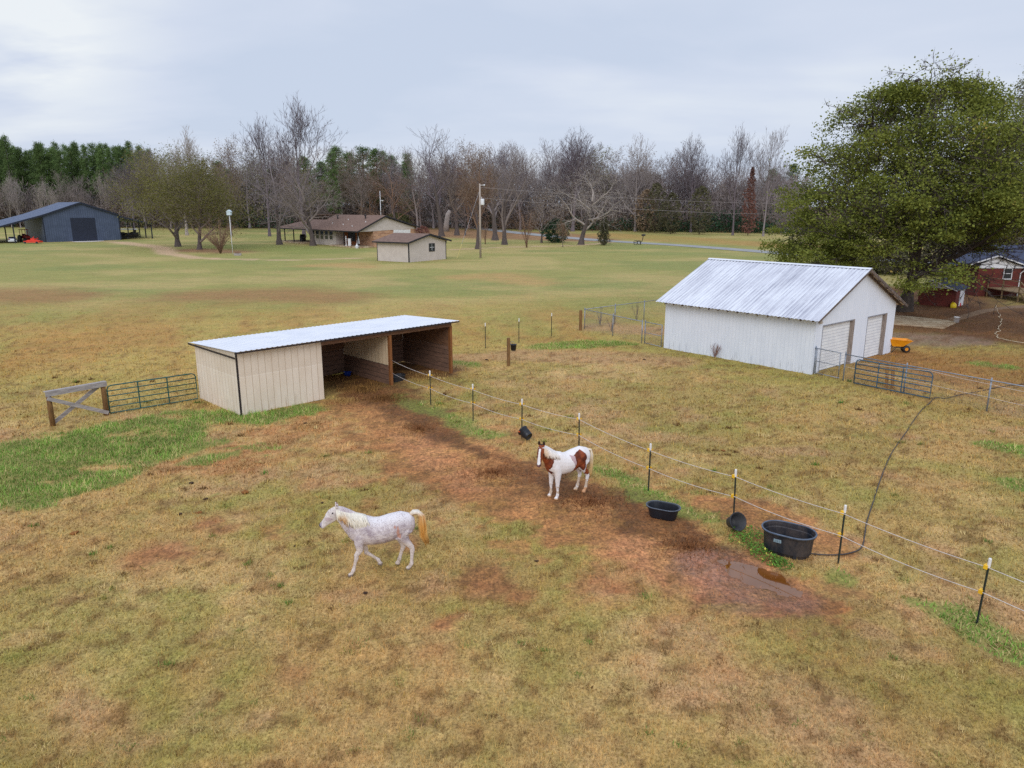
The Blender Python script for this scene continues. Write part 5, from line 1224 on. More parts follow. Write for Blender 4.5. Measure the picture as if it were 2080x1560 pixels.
def flank(poly):
    return [((1165-zx)/566-.045, (1402+111*(1165-zx)/566-zy)/611-.085) for zx, zy in poly]
HIP = flank([(1340,462),(1425,535),(1432,600),(1405,650),(1420,790),(1385,850),(1300,800),(1265,790),(1225,860),(1130,925),(1040,960),(930,970),(1000,930),(1110,915),(1150,850),(1180,740),(1120,640),(1100,570),(1150,570),(1190,550),(1240,510)])
def inpoly(x, z, P):
    c = np.zeros(len(x), bool); j = len(P)-1
    for i in range(len(P)):
        (xi, zi), (xj, zj) = P[i], P[j]
        h_ = ((zi > z) != (zj > z)) & (x < (xj-xi)*(z-zi)/(zj-zi+1e-9)+xi); c ^= h_; j = i
    return c
def col_p(x, y, z):
    w_ = A(234,229,228); ch = A(142,70,38); dk = A(92,40,24); c = np.tile(w_, (len(x), 1)); n = fbm(x*7+3, z*7+y*6, 5, 3)
    jx = (n-.5)*.10; jz = (fbm(x*7+31, z*7+y*6, 8, 3)-.5)*.10
    chest = (lerp(ch, dk, sst(.35,.65,n)[:,None]))
    hip = inpoly(x+jx*.5, z+jz*.5, HIP) & (y > .0); c[hip] = chest[hip]
    gr = inpoly(x, z, flank([(1100,560),(1190,570),(1200,740),(1165,720),(1120,640)])) & (y > 0); setc(c, gr & (n > .5), A(190,164,166))
    but = (x+jx < -.52) & (z+jz < 1.02-(x+.70)*.5) & (z+jz > .60); c[but] = chest[but]
    br = (x+jx > .60-.10*(z-1)) & (z+jz > .80) & (z+jz < 1.52) & ((y < .10+jx) | (x+jx+ .45*(z-1.0)> .74)) ; 
    br &= ~((z > 1.30) & (x < .62+.55*(z-1.3)+.05)); c[br] = chest[br]
    hd = ((x-pl.x)*fd.x+(y-pl.y)*fd.y+(z-pl.z)*fd.z); V = np.stack([x-pl.x, y-pl.y, z-pl.z], 1)-hd[:,None]*np.array(fd); lat = V @ np.array(sd_.normalized()); up_ = V @ np.array(sd_.normalized().cross(fd))
    ishead = (x > .88) & (np.hypot(x-pl.x-.05, y-pl.y-.04) < .5) & ((hd > .05) | (z > 1.72)) & (x+ y*.5 > .93)
    c[ishead] = lerp(A(150,78,40), A(120,56,30), sst(.4,.6,n)[:,None])[ishead]
    fwd = np.abs(up_) > .02
    blaze = ishead & (np.abs(lat) < .030+.018*sst(.2,.5,hd)) & (hd > .09) & (up_*BS > .0); setc(c, blaze, w_)
    setc(c, ishead & (hd > .555), A(120,84,86))
    for s_ in (1,-1):
        e = pl+fd*.20+sd_.normalized()*.092*s_+Vector((.05,.04,0)); setc(c, el(x,y,z,tuple(e),(.03,.03,.03)), A(26,18,16)); e = pl+fd*.52+sd_.normalized()*.045*s_+Vector((.07,.06,.02)); setc(c, el(x,y,z,tuple(e),(.025,.025,.025)), A(40,26,26))
    setc(c, z > 1.775, A(46,28,24))
    setc(c, z < .055, A(206,168,132)); setc(c, (z < .42) & (z >= .055) & (n > .47), A(206,186,166)); setc(c, (x < -.4) & (z < .16) & (y > 0), A(206,156,116))
    return c
_s = sd_.normalized().cross(fd); BS = 1 if _s.x*0.7+_s.y*0.7 > 0 else -1
color_mesh(me_p, col_p, coat('paint_horse_coat', False))
gxy = Vector(at(1152, 1004)); PH = R(180+33)
hp_ = thing('paint_horse', 'chestnut and white paint horse standing with its head turned to the viewer', 'horse', (gxy.x, gxy.y, 0), PH)
link('body', me_p, hp_)
st = []
for i in range(40):
    u = i/39; x = .50+.50*u; z = 1.46+.28*u; dl = (.20+.12*u)*r_.uniform(.8,1.1); yb = .10+.06*(1-u)+.03*u
    st.append([((x,.03*u,z+.015),.014),((x-.01,.06+.03*u,z-.03),.02),((x-.02+r_.uniform(-.02,.02),yb+.035,z-dl*.5),.02),((x-.03+r_.uniform(-.04,.03),yb+.05,z-dl*.9),.010),((x-.04,yb+.04,z-dl*1.1),.003)])
hair('mane', st, lambda x,y,z: lerp(A(242,234,226), A(228,192,150), sst(.74,.92,x)[:,None]*.7), hp_)
st = []
for i in range(30):
    a = r_.uniform(0,6.28); q = r_.random()**.5; ox, oy = q*math.cos(a), q*math.sin(a)
    st.append([((-.76,oy*.03,1.30+ox*.02),.02),((-.84,oy*.05,1.28),.03),((-.89+ox*.03,oy*.06,1.10),.03),((-.88+ox*.04,oy*.07,.8),.028),((-.86+ox*.05,oy*.07,.52),.022),((-.85+ox*.05,oy*.06,.33+.1*q),.004)])
hair('tail', st, lambda x,y,z: lerp(A(206,170,110), A(238,222,196), sst(.7,1.1,z)[:,None]), hp_)
# ================================================================== trees
def rv(r_): 
    while True:
        v = Vector((r_.uniform(-1,1), r_.uniform(-1,1), r_.uniform(-1,1)))
        if .05 < v.length < 1: return v.normalized()
def skeleton(seed, levels=4, nch=(5,5,4,4), tf=.35, ang=(25,60), ratio=(.5,.78), up=.10, wob=.16, r0=.022, lead=True, trunk=1.0, droop=0.0):
    r_ = random.Random(seed); br = []; tips = []
    def grow(p, d, L, r, lv):
        n = (7, 5, 4, 3, 2, 2)[lv]; pts = [p]; rs = [r]; dirs = [d]
        for i in range(n):
            d = (d+rv(r_)*wob*(.5 if lv == 0 else 1)+Vector((0,0,up if lv < 3 else up*.5-droop))).normalized()
            p = p+d*L/n; pts.append(p); rs.append(max(r*(1-(i+1)/n*(.55 if lv == 0 else .62)), .0009)); dirs.append(d)
        br.append((pts, rs, lv))
        if lv >= levels: tips.append((p, d, L)); return
        k = nch[lv]; phase = r_.uniform(0, 6.28)
        for j in range(k):
            t = (tf+(1-tf)*(j+.5*r_.random())/k) if lv == 0 else (.25+.75*(j+r_.random()*.8)/k)
            t = min(t, .99); i = min(int(t*n), n-1); f = t*n-i
            q = pts[i].lerp(pts[i+1], f); rr = rs[i]+(rs[i+1]-rs[i])*f; dd = dirs[i+1]
            a = R(r_.uniform(*ang)); az = phase+j*2.4+r_.uniform(-.5,.5)
            s1 = dd.cross(Vector((0,0,1))); s1 = s1.normalized() if s1.length > .05 else Vector((1,0,0)); s2 = dd.cross(s1).normalized()
            nd = (dd*math.cos(a)+(s1*math.cos(az)+s2*math.sin(az))*math.sin(a)).normalized()
            grow(q, nd, L*r_.uniform(*ratio)*(1.0-.35*(t-.3) if lv == 0 else 1), rr*r_.uniform(.5,.68), lv+1)
        if lv > 0 or lead: grow(pts[-1], dirs[-1], L*r_.uniform(.45,.65), rs[-1], lv+1)
    grow(Vector((0,0,0)), Vector((0,0,1)), trunk, r0, 0)
    zmax = max(p.z for b in br for p in b[0]); 
    xs = sorted(max(abs(p.x), abs(p.y)) for b in br for p in b[0]); wmax = xs[int(len(xs)*.985)]
    # normalise: height 1, half-width 1
    S = lambda p: Vector((p.x/wmax, p.y/wmax, p.z/zmax))
    return [([S(p) for p in pts], [x for x in rs], lv) for pts, rs, lv in br], [(S(p), d, L) for p, d, L in tips]
def tree_meshes(name, sk, h, hw, barkm, tr_lv=0, twig=0, twlen=.7, twr=.012, seed=1, rscale=1.0):
    """h height, hw half width in metres; returns (trunk mesh builder, crown branch mb)"""
    br, tips = sk; D = lambda p: Vector((p.x*hw, p.y*hw, p.z*h)); r_ = random.Random(seed)
    tm, cm = MB(), MB()
    for pts, rs, lv in br:
        n = (9, 6, 5, 3, 3, 3)[lv]
        (tm if lv <= tr_lv else cm).tube([D(p) for p in pts], [max(x*h*rscale, twr) for x in rs], n, cap=False)
    if twig:
        for p, d, L in tips:
            P = D(p); dd = Vector((d.x*hw, d.y*hw, d.z*h)).normalized()
            for i in range(twig):
                e = (dd+rv(r_)*.75+Vector((0,0,.12))).normalized()*twlen*r_.uniform(.6,1.3); o = e.cross(rv(r_)).normalized()*twr
                s0 = P-dd*r_.uniform(0, twlen*.5); cm.add([s0-o, s0+o, s0+e], [(0,1,2)])
    # root flare
    if tm.v:
        for i in range(9): 
            v = tm.v[i]; tm.v[i] = (v[0]*1.6, v[1]*1.6, -.15)
    return tm, cm, [(D(p), d) for p, d, L in tips]
def leaf_cards(pts, n_per, spread, size, seed, flat=.5, aspect=.6):
    """small leaf quads around points; returns V (n,4,3)"""
    rs = np.random.RandomState(seed); P = np.repeat(np.array([tuple(p) for p in pts]), n_per, 0); n = len(P)
    P = P+rs.randn(n,3)*np.array(spread)
    a = rs.randn(n,3); a[:,2] *= flat; a /= np.linalg.norm(a, axis=1)[:,None]; b = rs.randn(n,3); b -= a*(a*b).sum(1)[:,None]; b /= np.linalg.norm(b, axis=1)[:,None]
    s = (size*(.6+.8*rs.rand(n)))[:,None]
    return np.stack([P-a*s*.5, P+b*s*aspect*.5, P+a*s*.5, P-b*s*aspect*.5], 1)
def leafmat(name, c1, c2, c3=None, scale=.35):
    k = Mt(name); g = k.node('ShaderNodeNewGeometry'); f = g.outputs['Random Per Island']
    oi = k.node('ShaderNodeObjectInfo').outputs['Random']
    cl = k.noise(scale, None, 3); st = [(0, c1), (.55, c2)]+([(.86, c2), (.95, c3)] if c3 is not None else [(1, c2)])
    c = k.ramp(k.math('ADD', k.math('MULTIPLY', f, .62), k.math('MULTIPLY', k.math('SUBTRACT', cl, .3), .9)), st)
    c = k.mix(1, c, k.ramp(oi, [(0, .75), (1, 1.15)]), 'MULTIPLY')
    k.set(c, .75, spec=.15)
    tr = k.node('ShaderNodeBsdfTranslucent'); k.L(c, tr.inputs[0]); ms = k.node('ShaderNodeMixShader'); ms.inputs[0].default_value = .25
    k.L(k.b.outputs[0], ms.inputs[1]); k.L(tr.outputs[0], ms.inputs[2]); k.L(ms.outputs[0], k.n['Material Output'].inputs['Surface']); return k.m
bark = M('grey_bark', A(104,92,88), A(74,66,64), 3, .95, stretch=(3,3,.6), bump=.3)
k = Mt('grey_twigs'); oi = k.node('ShaderNodeObjectInfo').outputs['Random']
k.set(k.ramp(oi, [(0, A(118,106,106)), (.35, A(136,126,128)), (.7, A(128,114,106)), (1, A(150,140,138))]), .95); twigm = k.m
pale_tw = M('pale_twigs', A(176,164,156), A(146,136,130), 2, .95)
dark_tw = M('dark_twigs', A(116,104,110), A(92,82,88), 2, .95)
rust_tw = M('russet_twigs', A(142,112,92), A(112,88,72), 2, .95)
pine_l = leafmat('pine_needles', A(74,96,56), A(108,130,76), A(128,140,90))
oak_l = leafmat('oak_leaves', A(68,84,38), A(132,138,62), A(188,160,88), .30)
olive_l = leafmat('olive_leaves', A(92,92,52), A(126,122,68), A(144,130,84), .4)
brown_l = leafmat('brown_leaves', A(114,94,76), A(146,126,104))
under_l = leafmat('brown_brush', A(74,58,48), A(104,84,68))
red_l = leafmat('red_brown_leaves', A(122,82,74), A(150,106,94))
cedar_l = leafmat('cedar_foliage', A(72,74,56), A(100,96,72), A(118,100,82))
dark_l = leafmat('holly_leaves', A(32,58,44), A(58,88,62))
grgr_l = leafmat('grey_green_leaves', A(92,98,66), A(128,128,88), A(150,126,92))
def tree(name, label, x, y, tm, cm, parts, group=None, cat='tree', rot=0, scale=(1,1,1), z=None):
    """parts: list of (name, mesh/MB, material)"""
    t = thing(name, label, cat, (x, y, terr(x, y) if z is None else z), rot, group); t.scale = scale
    for n_, g_, m_ in parts:
        if g_ is None: continue
        if isinstance(g_, MB):
            if g_.v: g_.build(n_, m_, t, True, recalc=False)
        else: link(n_, g_, t, [m_] if len(g_.materials) == 0 else [])
    return t
def hz_(px, base, top, half=None):
    x, y = at(px, base); z0 = terr(x, y); return x, y, zat(x, y, top)-z0, (half/F*math.hypot(x, y)*1.0 if half else None)
# --- prototypes for the woods (unit built at h=25 m, half width 6 m)
PROTO = {}
def bare_proto(key, seed, h=25, hw=6.5, mat=twigm, tw=5, **kw):
    a = dict(levels=4, nch=(6,4,4,3), tf=.30, ang=(22,52), ratio=(.48,.72), up=.14, r0=.013); a.update(kw)
    sk = skeleton(seed, **a)
    tm, cm, tips = tree_meshes(key, sk, h, hw, bark, 0, tw, .95, .016, seed)
    PROTO[key] = tree('bare_tree', None, 0, 0, tm, cm, [('trunk', tm, mat), ('crown', cm, mat)]); PROTO[key]['h'] = h; PROTO[key]['w'] = hw; return tips
for i in range(5): bare_proto('bare%d' % i, 100+i)
bare_proto('bare5', 131, mat=dark_tw, tf=.45); bare_proto('bare6', 132, mat=pale_tw, tf=.25, ang=(15,38)); bare_proto('bare7', 133, mat=rust_tw)
for i, lm in enumerate((olive_l, brown_l)):
    sk = skeleton(150+i, levels=4, nch=(6,4,4,3), tf=.25, ang=(25,60), ratio=(.48,.72), up=.12, r0=.014)
    tm, cm, tips = tree_meshes('x', sk, 22, 7, bark, 0, 3, .8, .016, i)
    lv = leaf_cards([p for p, d in tips], 5, (.55,.55,.5), .30, 5+i)
    PROTO['leafy%d' % i] = tree('leafy_tree', None, 0, 0, None, None, [('trunk', tm, twigm), ('limbs', cm, twigm), ('crown', np_mesh('crown', lv, 4, []), lm)])
    PROTO['leafy%d' % i]['h'] = 22; PROTO['leafy%d' % i]['w'] = 7
def pine_proto(key, seed, h=26, hw=3.6, base=.38, lm=pine_l):
    r_ = random.Random(seed); tm = MB(); tm.tube([(0,0,-.2),(.1,0,h*.4),(0,.15,h*.75),(0,0,h*.97)], [.26,.2,.11,.03], 7)
    pts = []; cm = MB()
    for i in range(46):
        u = (i+r_.random())/46; z = h*(base+(1-base)*u); L = hw*(.14+1.0*(1-u)**.7*min(1,.5+u*2.2))*r_.uniform(.55,1.2); az = i*2.4+r_.uniform(-.5,.5)
        e = Vector((math.cos(az)*L, math.sin(az)*L, z+L*r_.uniform(.1,.45))); cm.tube([(0,0,z), tuple(e*.5+Vector((0,0,z*.5-.1))), tuple(e)], [.06,.04,.02], 4, cap=False)
        for f in (.45,.65,.85,1.0): pts.append(Vector((0,0,z)).lerp(e, f)+Vector((0,0,.1)))
    lv = leaf_cards(pts, 34, (.42,.42,.40), .60, seed, 1.0, .2)
    PROTO[key] = tree('pine_tree', None, 0, 0, None, None, [('trunk', tm, bark), ('limbs', cm, bark), ('crown', np_mesh('crown', lv, 4, []), lm)]); PROTO[key]['h'] = h; PROTO[key]['w'] = hw
for i in range(3): pine_proto('pine%d' % i, 170+i, base=(.30,.22,.36)[i])
USED = set()
def put(key, label, px, base, top, group, name=None, wscale=1.0, cat='tree', yofs=0, half=None):
    p = PROTO[key]; o = p if key not in USED else copy_tree(p); USED.add(key)
    for q in ('h', 'w'):
        if q in o: pass
    x, y = at(px, base); x, y = x*(1+yofs/y), y+yofs; z0 = terr(x, y); h = zat(x, y, top)-z0
    s = h/p['h']; sw = s*wscale if half is None else (half/F*y/.97)/p['w']
    o.location = (x, y, z0-.1); o.scale = (sw, sw, s); o.rotation_euler = (0, 0, rnd.uniform(0, 6.28)); 
    if name: o.name = name
    return tag(o, label, cat, group)
# --- left pine wood with pale bare trees before it
for i in range(70):
    px = -70+i*5.6+rnd.uniform(-4,4); u = px
    top = (282 if px < 40 else 306 if px < 75 else 300)+rnd.uniform(-10,24)
    put('pine%d' % (i % 3), 'dense dark green pine in the wood behind the metal barn', px, 459, top, 'pines of the left wood', 'pine_tree', .92, yofs=rnd.uniform(-3, 34))
for i in range(15):
    px = -50+i*24+rnd.uniform(-6,6)
    put('bare%d' % rnd.choice((0,1,6,6)), 'pale bare tree standing against the pine wood behind the barn', px, 463, rnd.uniform(338,395), 'pale bare trees before the pine wood', 'bare_tree', .8, yofs=rnd.uniform(-4,6))
# --- middle and right woods
GR = 'bare trees of the far wood behind the road'
prof = [(270,300),(330,300),(430,318),(480,300),(560,300),(700,305),(760,300),(830,300),(900,300),(1000,290),(1080,285),(1160,290),(1240,298),(1330,300),(1420,310),(1500,325),(1600,340),(1700,330),(1800,330),(2200,330)]
def ptop(px):
    for (a, b), (c_, d_) in zip(prof[:-1], prof[1:]):
        if a <= px <= c_: return b+(d_-b)*(px-a)/(c_-a)
    return 320
for i in range(86):
    px = 275+i*15.4+rnd.uniform(-7,7); kind = rnd.choice(('bare0','bare1','bare2','bare3','bare4','bare0','bare2','bare7','bare5'))
    if px < 840 and rnd.random() < .4: kind = rnd.choice(('leafy0','leafy1','bare7','pine1'))
    elif rnd.random() < .10: kind = rnd.choice(('leafy1','leafy0'))
    nm = {'b':'bare_tree','l':'leafy_tree','p':'pine_tree'}[kind[0]]
    lb = {'b':'grey bare tree in the far wood along the road','l':'thin brownish-leaved tree in the far wood along the road','p':'dark green pine among the bare trees behind the ranch house'}[kind[0]]
    put(kind, lb, px, 468, ptop(px)+rnd.uniform(-12,34), {'b':GR,'l':'thin-leaved trees of the far wood','p':'pines among the far bare trees'}[kind[0]], nm, 1.05, yofs=rnd.uniform(0,38))
for px, top in ((660,330),(690,300),(715,312),(745,300),(770,305),(800,318),(830,330),(455,330),(470,345),(625,320),(560,345),(590,330),(1560,345),(1600,335)):
    put('pine%d' % rnd.choice((0,1,2)), 'dark green pine among the bare trees behind the ranch house' if px < 1000 else 'dark green pine behind the far wood left of the big oak', px, 468, top, 'pines among the far bare trees' if px < 1000 else 'pines left of the big oak', 'pine_tree', 1.7, yofs=rnd.uniform(18,40))
# singled-out tall trees of the skyline (px, base, top, half, proto, label)
for px, b, top, half, kx, lab_ in [(380,478,256,50,'bare6','pale bare tree rising above the olive willow oaks'),
    (470,478,270,36,'leafy1','rust-tinted tree on the skyline between olive oaks and tall bare trees'),
    (548,480,228,48,'bare5','tall dark bare tree on the skyline left of the tallest one'),
    (618,482,188,62,'bare5','tallest dark bare tree on the skyline above the ranch house'),
    (1163,470,255,62,'bare5','broad dark bare tree on the skyline above the round holly'),
    (1290,470,270,44,'bare3','bare grey tree topping the middle of the right wood'),
    (1403,472,268,44,'bare5','crooked dark bare tree on the skyline left of the twin trees'),
    (1488,478,250,36,'bare5','taller left tree of the twin bare trees near the big oak'),
    (1550,480,256,34,'bare1','right tree of the twin bare trees near the big oak')]:
    put(kx, lab_, px, b, top, 'singled-out skyline trees', None, cat='tree', half=half)
# --- lawn trees around the ranch house, each with its own skeleton
def lawn(name, label, px, base, top, half, seed, mat=bark, twm=twigm, tw=5, twl=.6, leaves=None, group=None, cat='tree', z=None, **kw):
    x, y, h, hw = hz_(px, base, top, half)
    a = dict(levels=4, nch=(6,4,4,4), tf=.28, ang=(28,62), ratio=(.5,.74), up=.10, r0=.020); a.update(kw)
    sk = skeleton(seed, **a); tm, cm, tips = tree_meshes(name, sk, h, hw/.97, bark, 0, tw, twl, .011, seed)
    parts = [('trunk', tm, mat), ('limbs' if leaves else 'crown', cm, twm)]
    if leaves:
        lm, n_, spread, size = leaves; parts.append(('crown', np_mesh('crown', leaf_cards([p for p, d in tips], n_, spread, size, seed), 4, []), lm))
    return tree(name, label, x, y, None, None, parts, group, cat)
LG = 'lawn trees near the ranch house'
lawn('willow_oak', 'olive-leaved oak on the left of the pair beside the drive', 362, 501, 300, 96, 201, leaves=(olive_l, 26, (.9,.9,1.0), .26), tf=.10, levels=4, group=LG, r0=.025)
lawn('willow_oak', 'olive-leaved oak with a single clear trunk beside the birdhouse pole', 405, 507, 312, 88, 202, leaves=(olive_l, 24, (.9,.9,1.0), .26), tf=.16, group=LG, r0=.022)
lawn('bare_tree', 'big grey bare tree left of the ranch house porch', 568, 497, 300, 84, 203, tf=.25, up=.06, tw=7, group=LG, r0=.026)
lawn('bare_tree', 'broad grey bare tree standing before the ranch house windows', 636, 499, 306, 84, 204, tf=.22, up=.05, tw=8, group=LG, r0=.027)
lawn('bare_tree', 'wide spreading bare tree behind the ranch house roof', 803, 474, 318, 68, 205, twm=rust_tw, tf=.2, ang=(30,70), up=.02, group=LG)
lawn('forked_tree', 'tall forked bare tree above the small tan outbuilding', 897, 480, 250, 72, 206, twm=dark_tw, tf=.52, ang=(22,45), up=.16, nch=(4,4,4,3), tw=4, group=LG, r0=.022)
lawn('bare_tree', 'tall bare tree just left of the utility pole', 928, 478, 262, 58, 207, tf=.40, group=LG, r0=.020)
lawn('bare_tree', 'dark-trunked bare tree directly behind the utility pole', 970, 506, 300, 48, 208, twm=rust_tw, tf=.35, group=LG, leaves=(brown_l, 2, (.5,.5,.5), .25))
lawn('ivy_tree', 'bare tree with a flaky ivy-hung trunk right of the utility pole', 1006, 488, 285, 46, 209, tf=.45, group=LG, r0=.028)
lawn('twin_trunk_tree', 'bare tree whose grey trunk forks near the ground', 1025, 497, 292, 56, 210, tf=.10, nch=(5,4,4,4), ang=(15,40), up=.14, group=LG, r0=.024)
lawn('pale_oak', 'gnarled oak with pale twisting limbs behind the round holly', 1180, 497, 322, 88, 211, twm=pale_tw, tf=.30, ang=(40,75), up=.03, wob=.30, tw=5, group=LG, r0=.030)
lawn('young_red_tree', 'young tree holding russet leaves left of the round holly', 1100, 493, 390, 40, 212, leaves=(brown_l, 4, (.5,.5,.4), .26), levels=3, tf=.3, group=LG)
lawn('thin_tree', 'thin leafless sapling in front of the round holly', 1143, 502, 445, 14, 213, twm=rust_tw, levels=3, tf=.4, group=LG, r0=.012)
lawn('small_tree', 'small bare dark tree beside the pale road bend', 945, 478, 400, 30, 214, levels=3, tf=.2, group=LG)
def multi_stem(name, label, px, base, top, half, seed, n, mat, tw=4, group=None):
    x, y, h, hw = hz_(px, base, top, half); r_ = random.Random(seed); st_m, tw_m = MB(), MB()
    for i in range(n):
        az = i*2.4+r_.uniform(-.4,.4); sp = r_.uniform(.25,1)*hw; hh = h*r_.uniform(.7,1)*(1-.25*(sp/hw)**2)
        P = [Vector((math.cos(az)*sp*f**1.6+r_.uniform(-.1,.1), math.sin(az)*sp*f**1.6+r_.uniform(-.1,.1), hh*f)) for f in (0,.25,.5,.75,1)]
        P[0].z = -.1; st_m.tube(P, [.05,.042,.034,.024,.008], 5)
        for j in range(tw*5):
            f = r_.uniform(.35,1); q = P[min(int(f*4), 3)].lerp(P[min(int(f*4)+1, 4)], f*4-int(f*4)); e = (Vector((math.cos(az)*.4,math.sin(az)*.4,.8))+rv(r_)*.7).normalized()*h*r_.uniform(.10,.22); o = e.cross(rv(r_)).normalized()*.014
            tw_m.add([q-o, q+o, q+e], [(0,1,2)])
    return tree(name, label, x, y, None, None, [('stems', st_m, mat), ('twigs', tw_m, mat)], group, 'shrub')
multi_stem('crape_myrtle', 'tall bare tan multi-stemmed crape myrtle near the road', 1070, 503, 418, 34, 221, 16, rust_tw)
multi_stem('crape_myrtle', 'smaller bare crape myrtle just right of the utility pole', 986, 496, 440, 14, 222, 8, rust_tw)
multi_stem('bare_shrub', 'big bare brown shrub beside the birdhouse pole', 448, 515, 445, 48, 223, 44, rust_tw, 6)
def bush(name, label, px, base, top, half, lm, seed, shape='round', n=2600, size=.30, group=None, cat='shrub', z=None):
    x, y, h, hw = hz_(px, base, top, half); rs = np.random.RandomState(seed); 
    u = rs.rand(n); az = rs.rand(n)*6.283
    lump = 1+.22*np.sin(az*3+u*9)+.15*np.sin(az*5-u*14+2)
    rr = (np.sin(np.pi*np.clip(u*.93+.07,0,1))**.6 if shape == 'round' else (1-u)**.6*np.minimum(1, u*7+.35)*(.45+1.1*vnoise(az*1.6, u*9, seed)))*hw*lump*np.sqrt(.35+.65*rs.rand(n))
    P = np.stack([rr*np.cos(az), rr*np.sin(az), h*(.04+.96*u)], 1)
    lv = leaf_cards([tuple(p) for p in P], 2, (.12,.12,.12), size, seed, .8)
    tm = MB().tube([(0,0,-.1),(0,0,h*.7)], [.14,.03], 6); 
    for i in range(7): a = i*.9; tm.tube([(0,0,h*.1*(i+1)*.8),(math.cos(a)*hw*.5,math.sin(a)*hw*.5,h*.1*(i+2.2)*.8)], [.05,.02], 4)
    return tree(name, label, x, y, None, None, [('trunk', tm, bark), ('foliage', np_mesh('foliage', lv, 4, []), lm)], group, cat)
bush('holly_bush', 'large round dark green holly on the leafy lawn', 1128, 493, 445, 26, dark_l, 231)
bush('cedar_tree', 'small dark green cedar standing by the road', 1226, 498, 443, 13, cedar_l, 232, 'cone', 1800, .26, cat='tree')
bush('red_bush', 'low reddish bush beside the brick end of the ranch house', 858, 478, 460, 14, red_l, 233, 'round', 500, .35)
bush('olive_bush', 'rounded olive bush behind the gable of the ranch house', 806, 464, 433, 30, grgr_l, 234, 'round', 1600, .5)
bush('red_cypress', 'narrow rust-red conical tree at the foot of the twin bare trees', 1519, 478, 340, 15, red_l, 235, 'cone', 1000, .5, cat='tree')
for i, (px, b, tp, hf, lm, lab_) in enumerate([(1330,473,372,22,cedar_l,'dark cedar at the wood edge left of the crooked tree'),(1362,475,392,20,cedar_l,'dark cedar below the crooked bare tree'),(1420,476,378,24,cedar_l,'dark cedar right of the crooked bare tree'),(1310,472,385,24,brown_l,'rust-brown conical tree among the cedars at the wood edge')]):
    bush('cedar_tree' if lm is cedar_l else 'brown_tree', lab_, px, b, tp, hf, lm, 240+i, 'round', 750, .6, 'evergreens at the wood edge', 'tree')
# stump
x, y, h, hw = hz_(906, 470, 427); t = thing('tree_stump', 'pale broken tree trunk standing by the road bend', 'tree trunk', (x, y, terr(x,y)), 0)
MB().tube([(0,0,-.2),(.2,0,h*.4),(.7,0,h*.8),(1.3,0,h)], [1.1,.8,.75,.4], 9).build('trunk', pale_tw, t, True)
MB().tube([(.65,0,h*.75),(1.6,0,h*.9)], [.35,.2], 6).build('branch_stub', pale_tw, t)
# undergrowth along the wood edge: one mass nobody could count
def thicket(name, label, spans, lm, seed, size=.5, twigs=False):
    rs = np.random.RandomState(seed); P = []
    for (x0, b0, x1, b1, dep, hgt, n) in spans:
        for i in range(n):
            t = rs.rand(); x, y = at(x0+(x1-x0)*t, b0+(b1-b0)*t); o = rs.rand()**1.3*dep; x, y = x*(1+o/y), y+o
            hh = hgt*(.35+.65*float(vnoise(x/5., y/5., seed)))*(.6+.4*min(1, o/4)); P.append((x, y, terr(x, y)+hh*rs.rand()**.8))
    lv = leaf_cards(P, 1 if not twigs else 1, (.4,.4,.3), size, seed, 1.0 if not twigs else 2.0, .6 if not twigs else .07)
    tag(link(name, np_mesh(name, lv, 4, []), None, [lm]), label, 'undergrowth', kind='stuff')
thicket('brown_undergrowth', 'brown leafless undergrowth filling the foot of the far wood', [(-120,461,320,463,60,11,20000),(320,464,850,463,60,8,15000),(950,468,1640,474,50,8,16000),(1640,474,2300,480,40,8,8000)], under_l, 251, .55)
thicket('twiggy_undergrowth', 'grey twiggy thicket rising between the trunks of the far wood', [(-120,461,320,463,60,17,22000),(320,464,850,463,60,17,24000),(850,463,1640,474,60,20,52000)], twigm, 252, 2.4, True)
thicket('evergreen_undergrowth', 'dark evergreen brush at the foot of the far wood', [(840,441,935,458,10,11,3500),(930,461,1010,465,14,8,2600),(1290,470,1640,476,12,8,8000),(1150,468,1300,470,12,6,2500),(-60,461,300,463,30,7,6000),(430,464,600,464,30,9,5000)], dark_l, 253, .6)
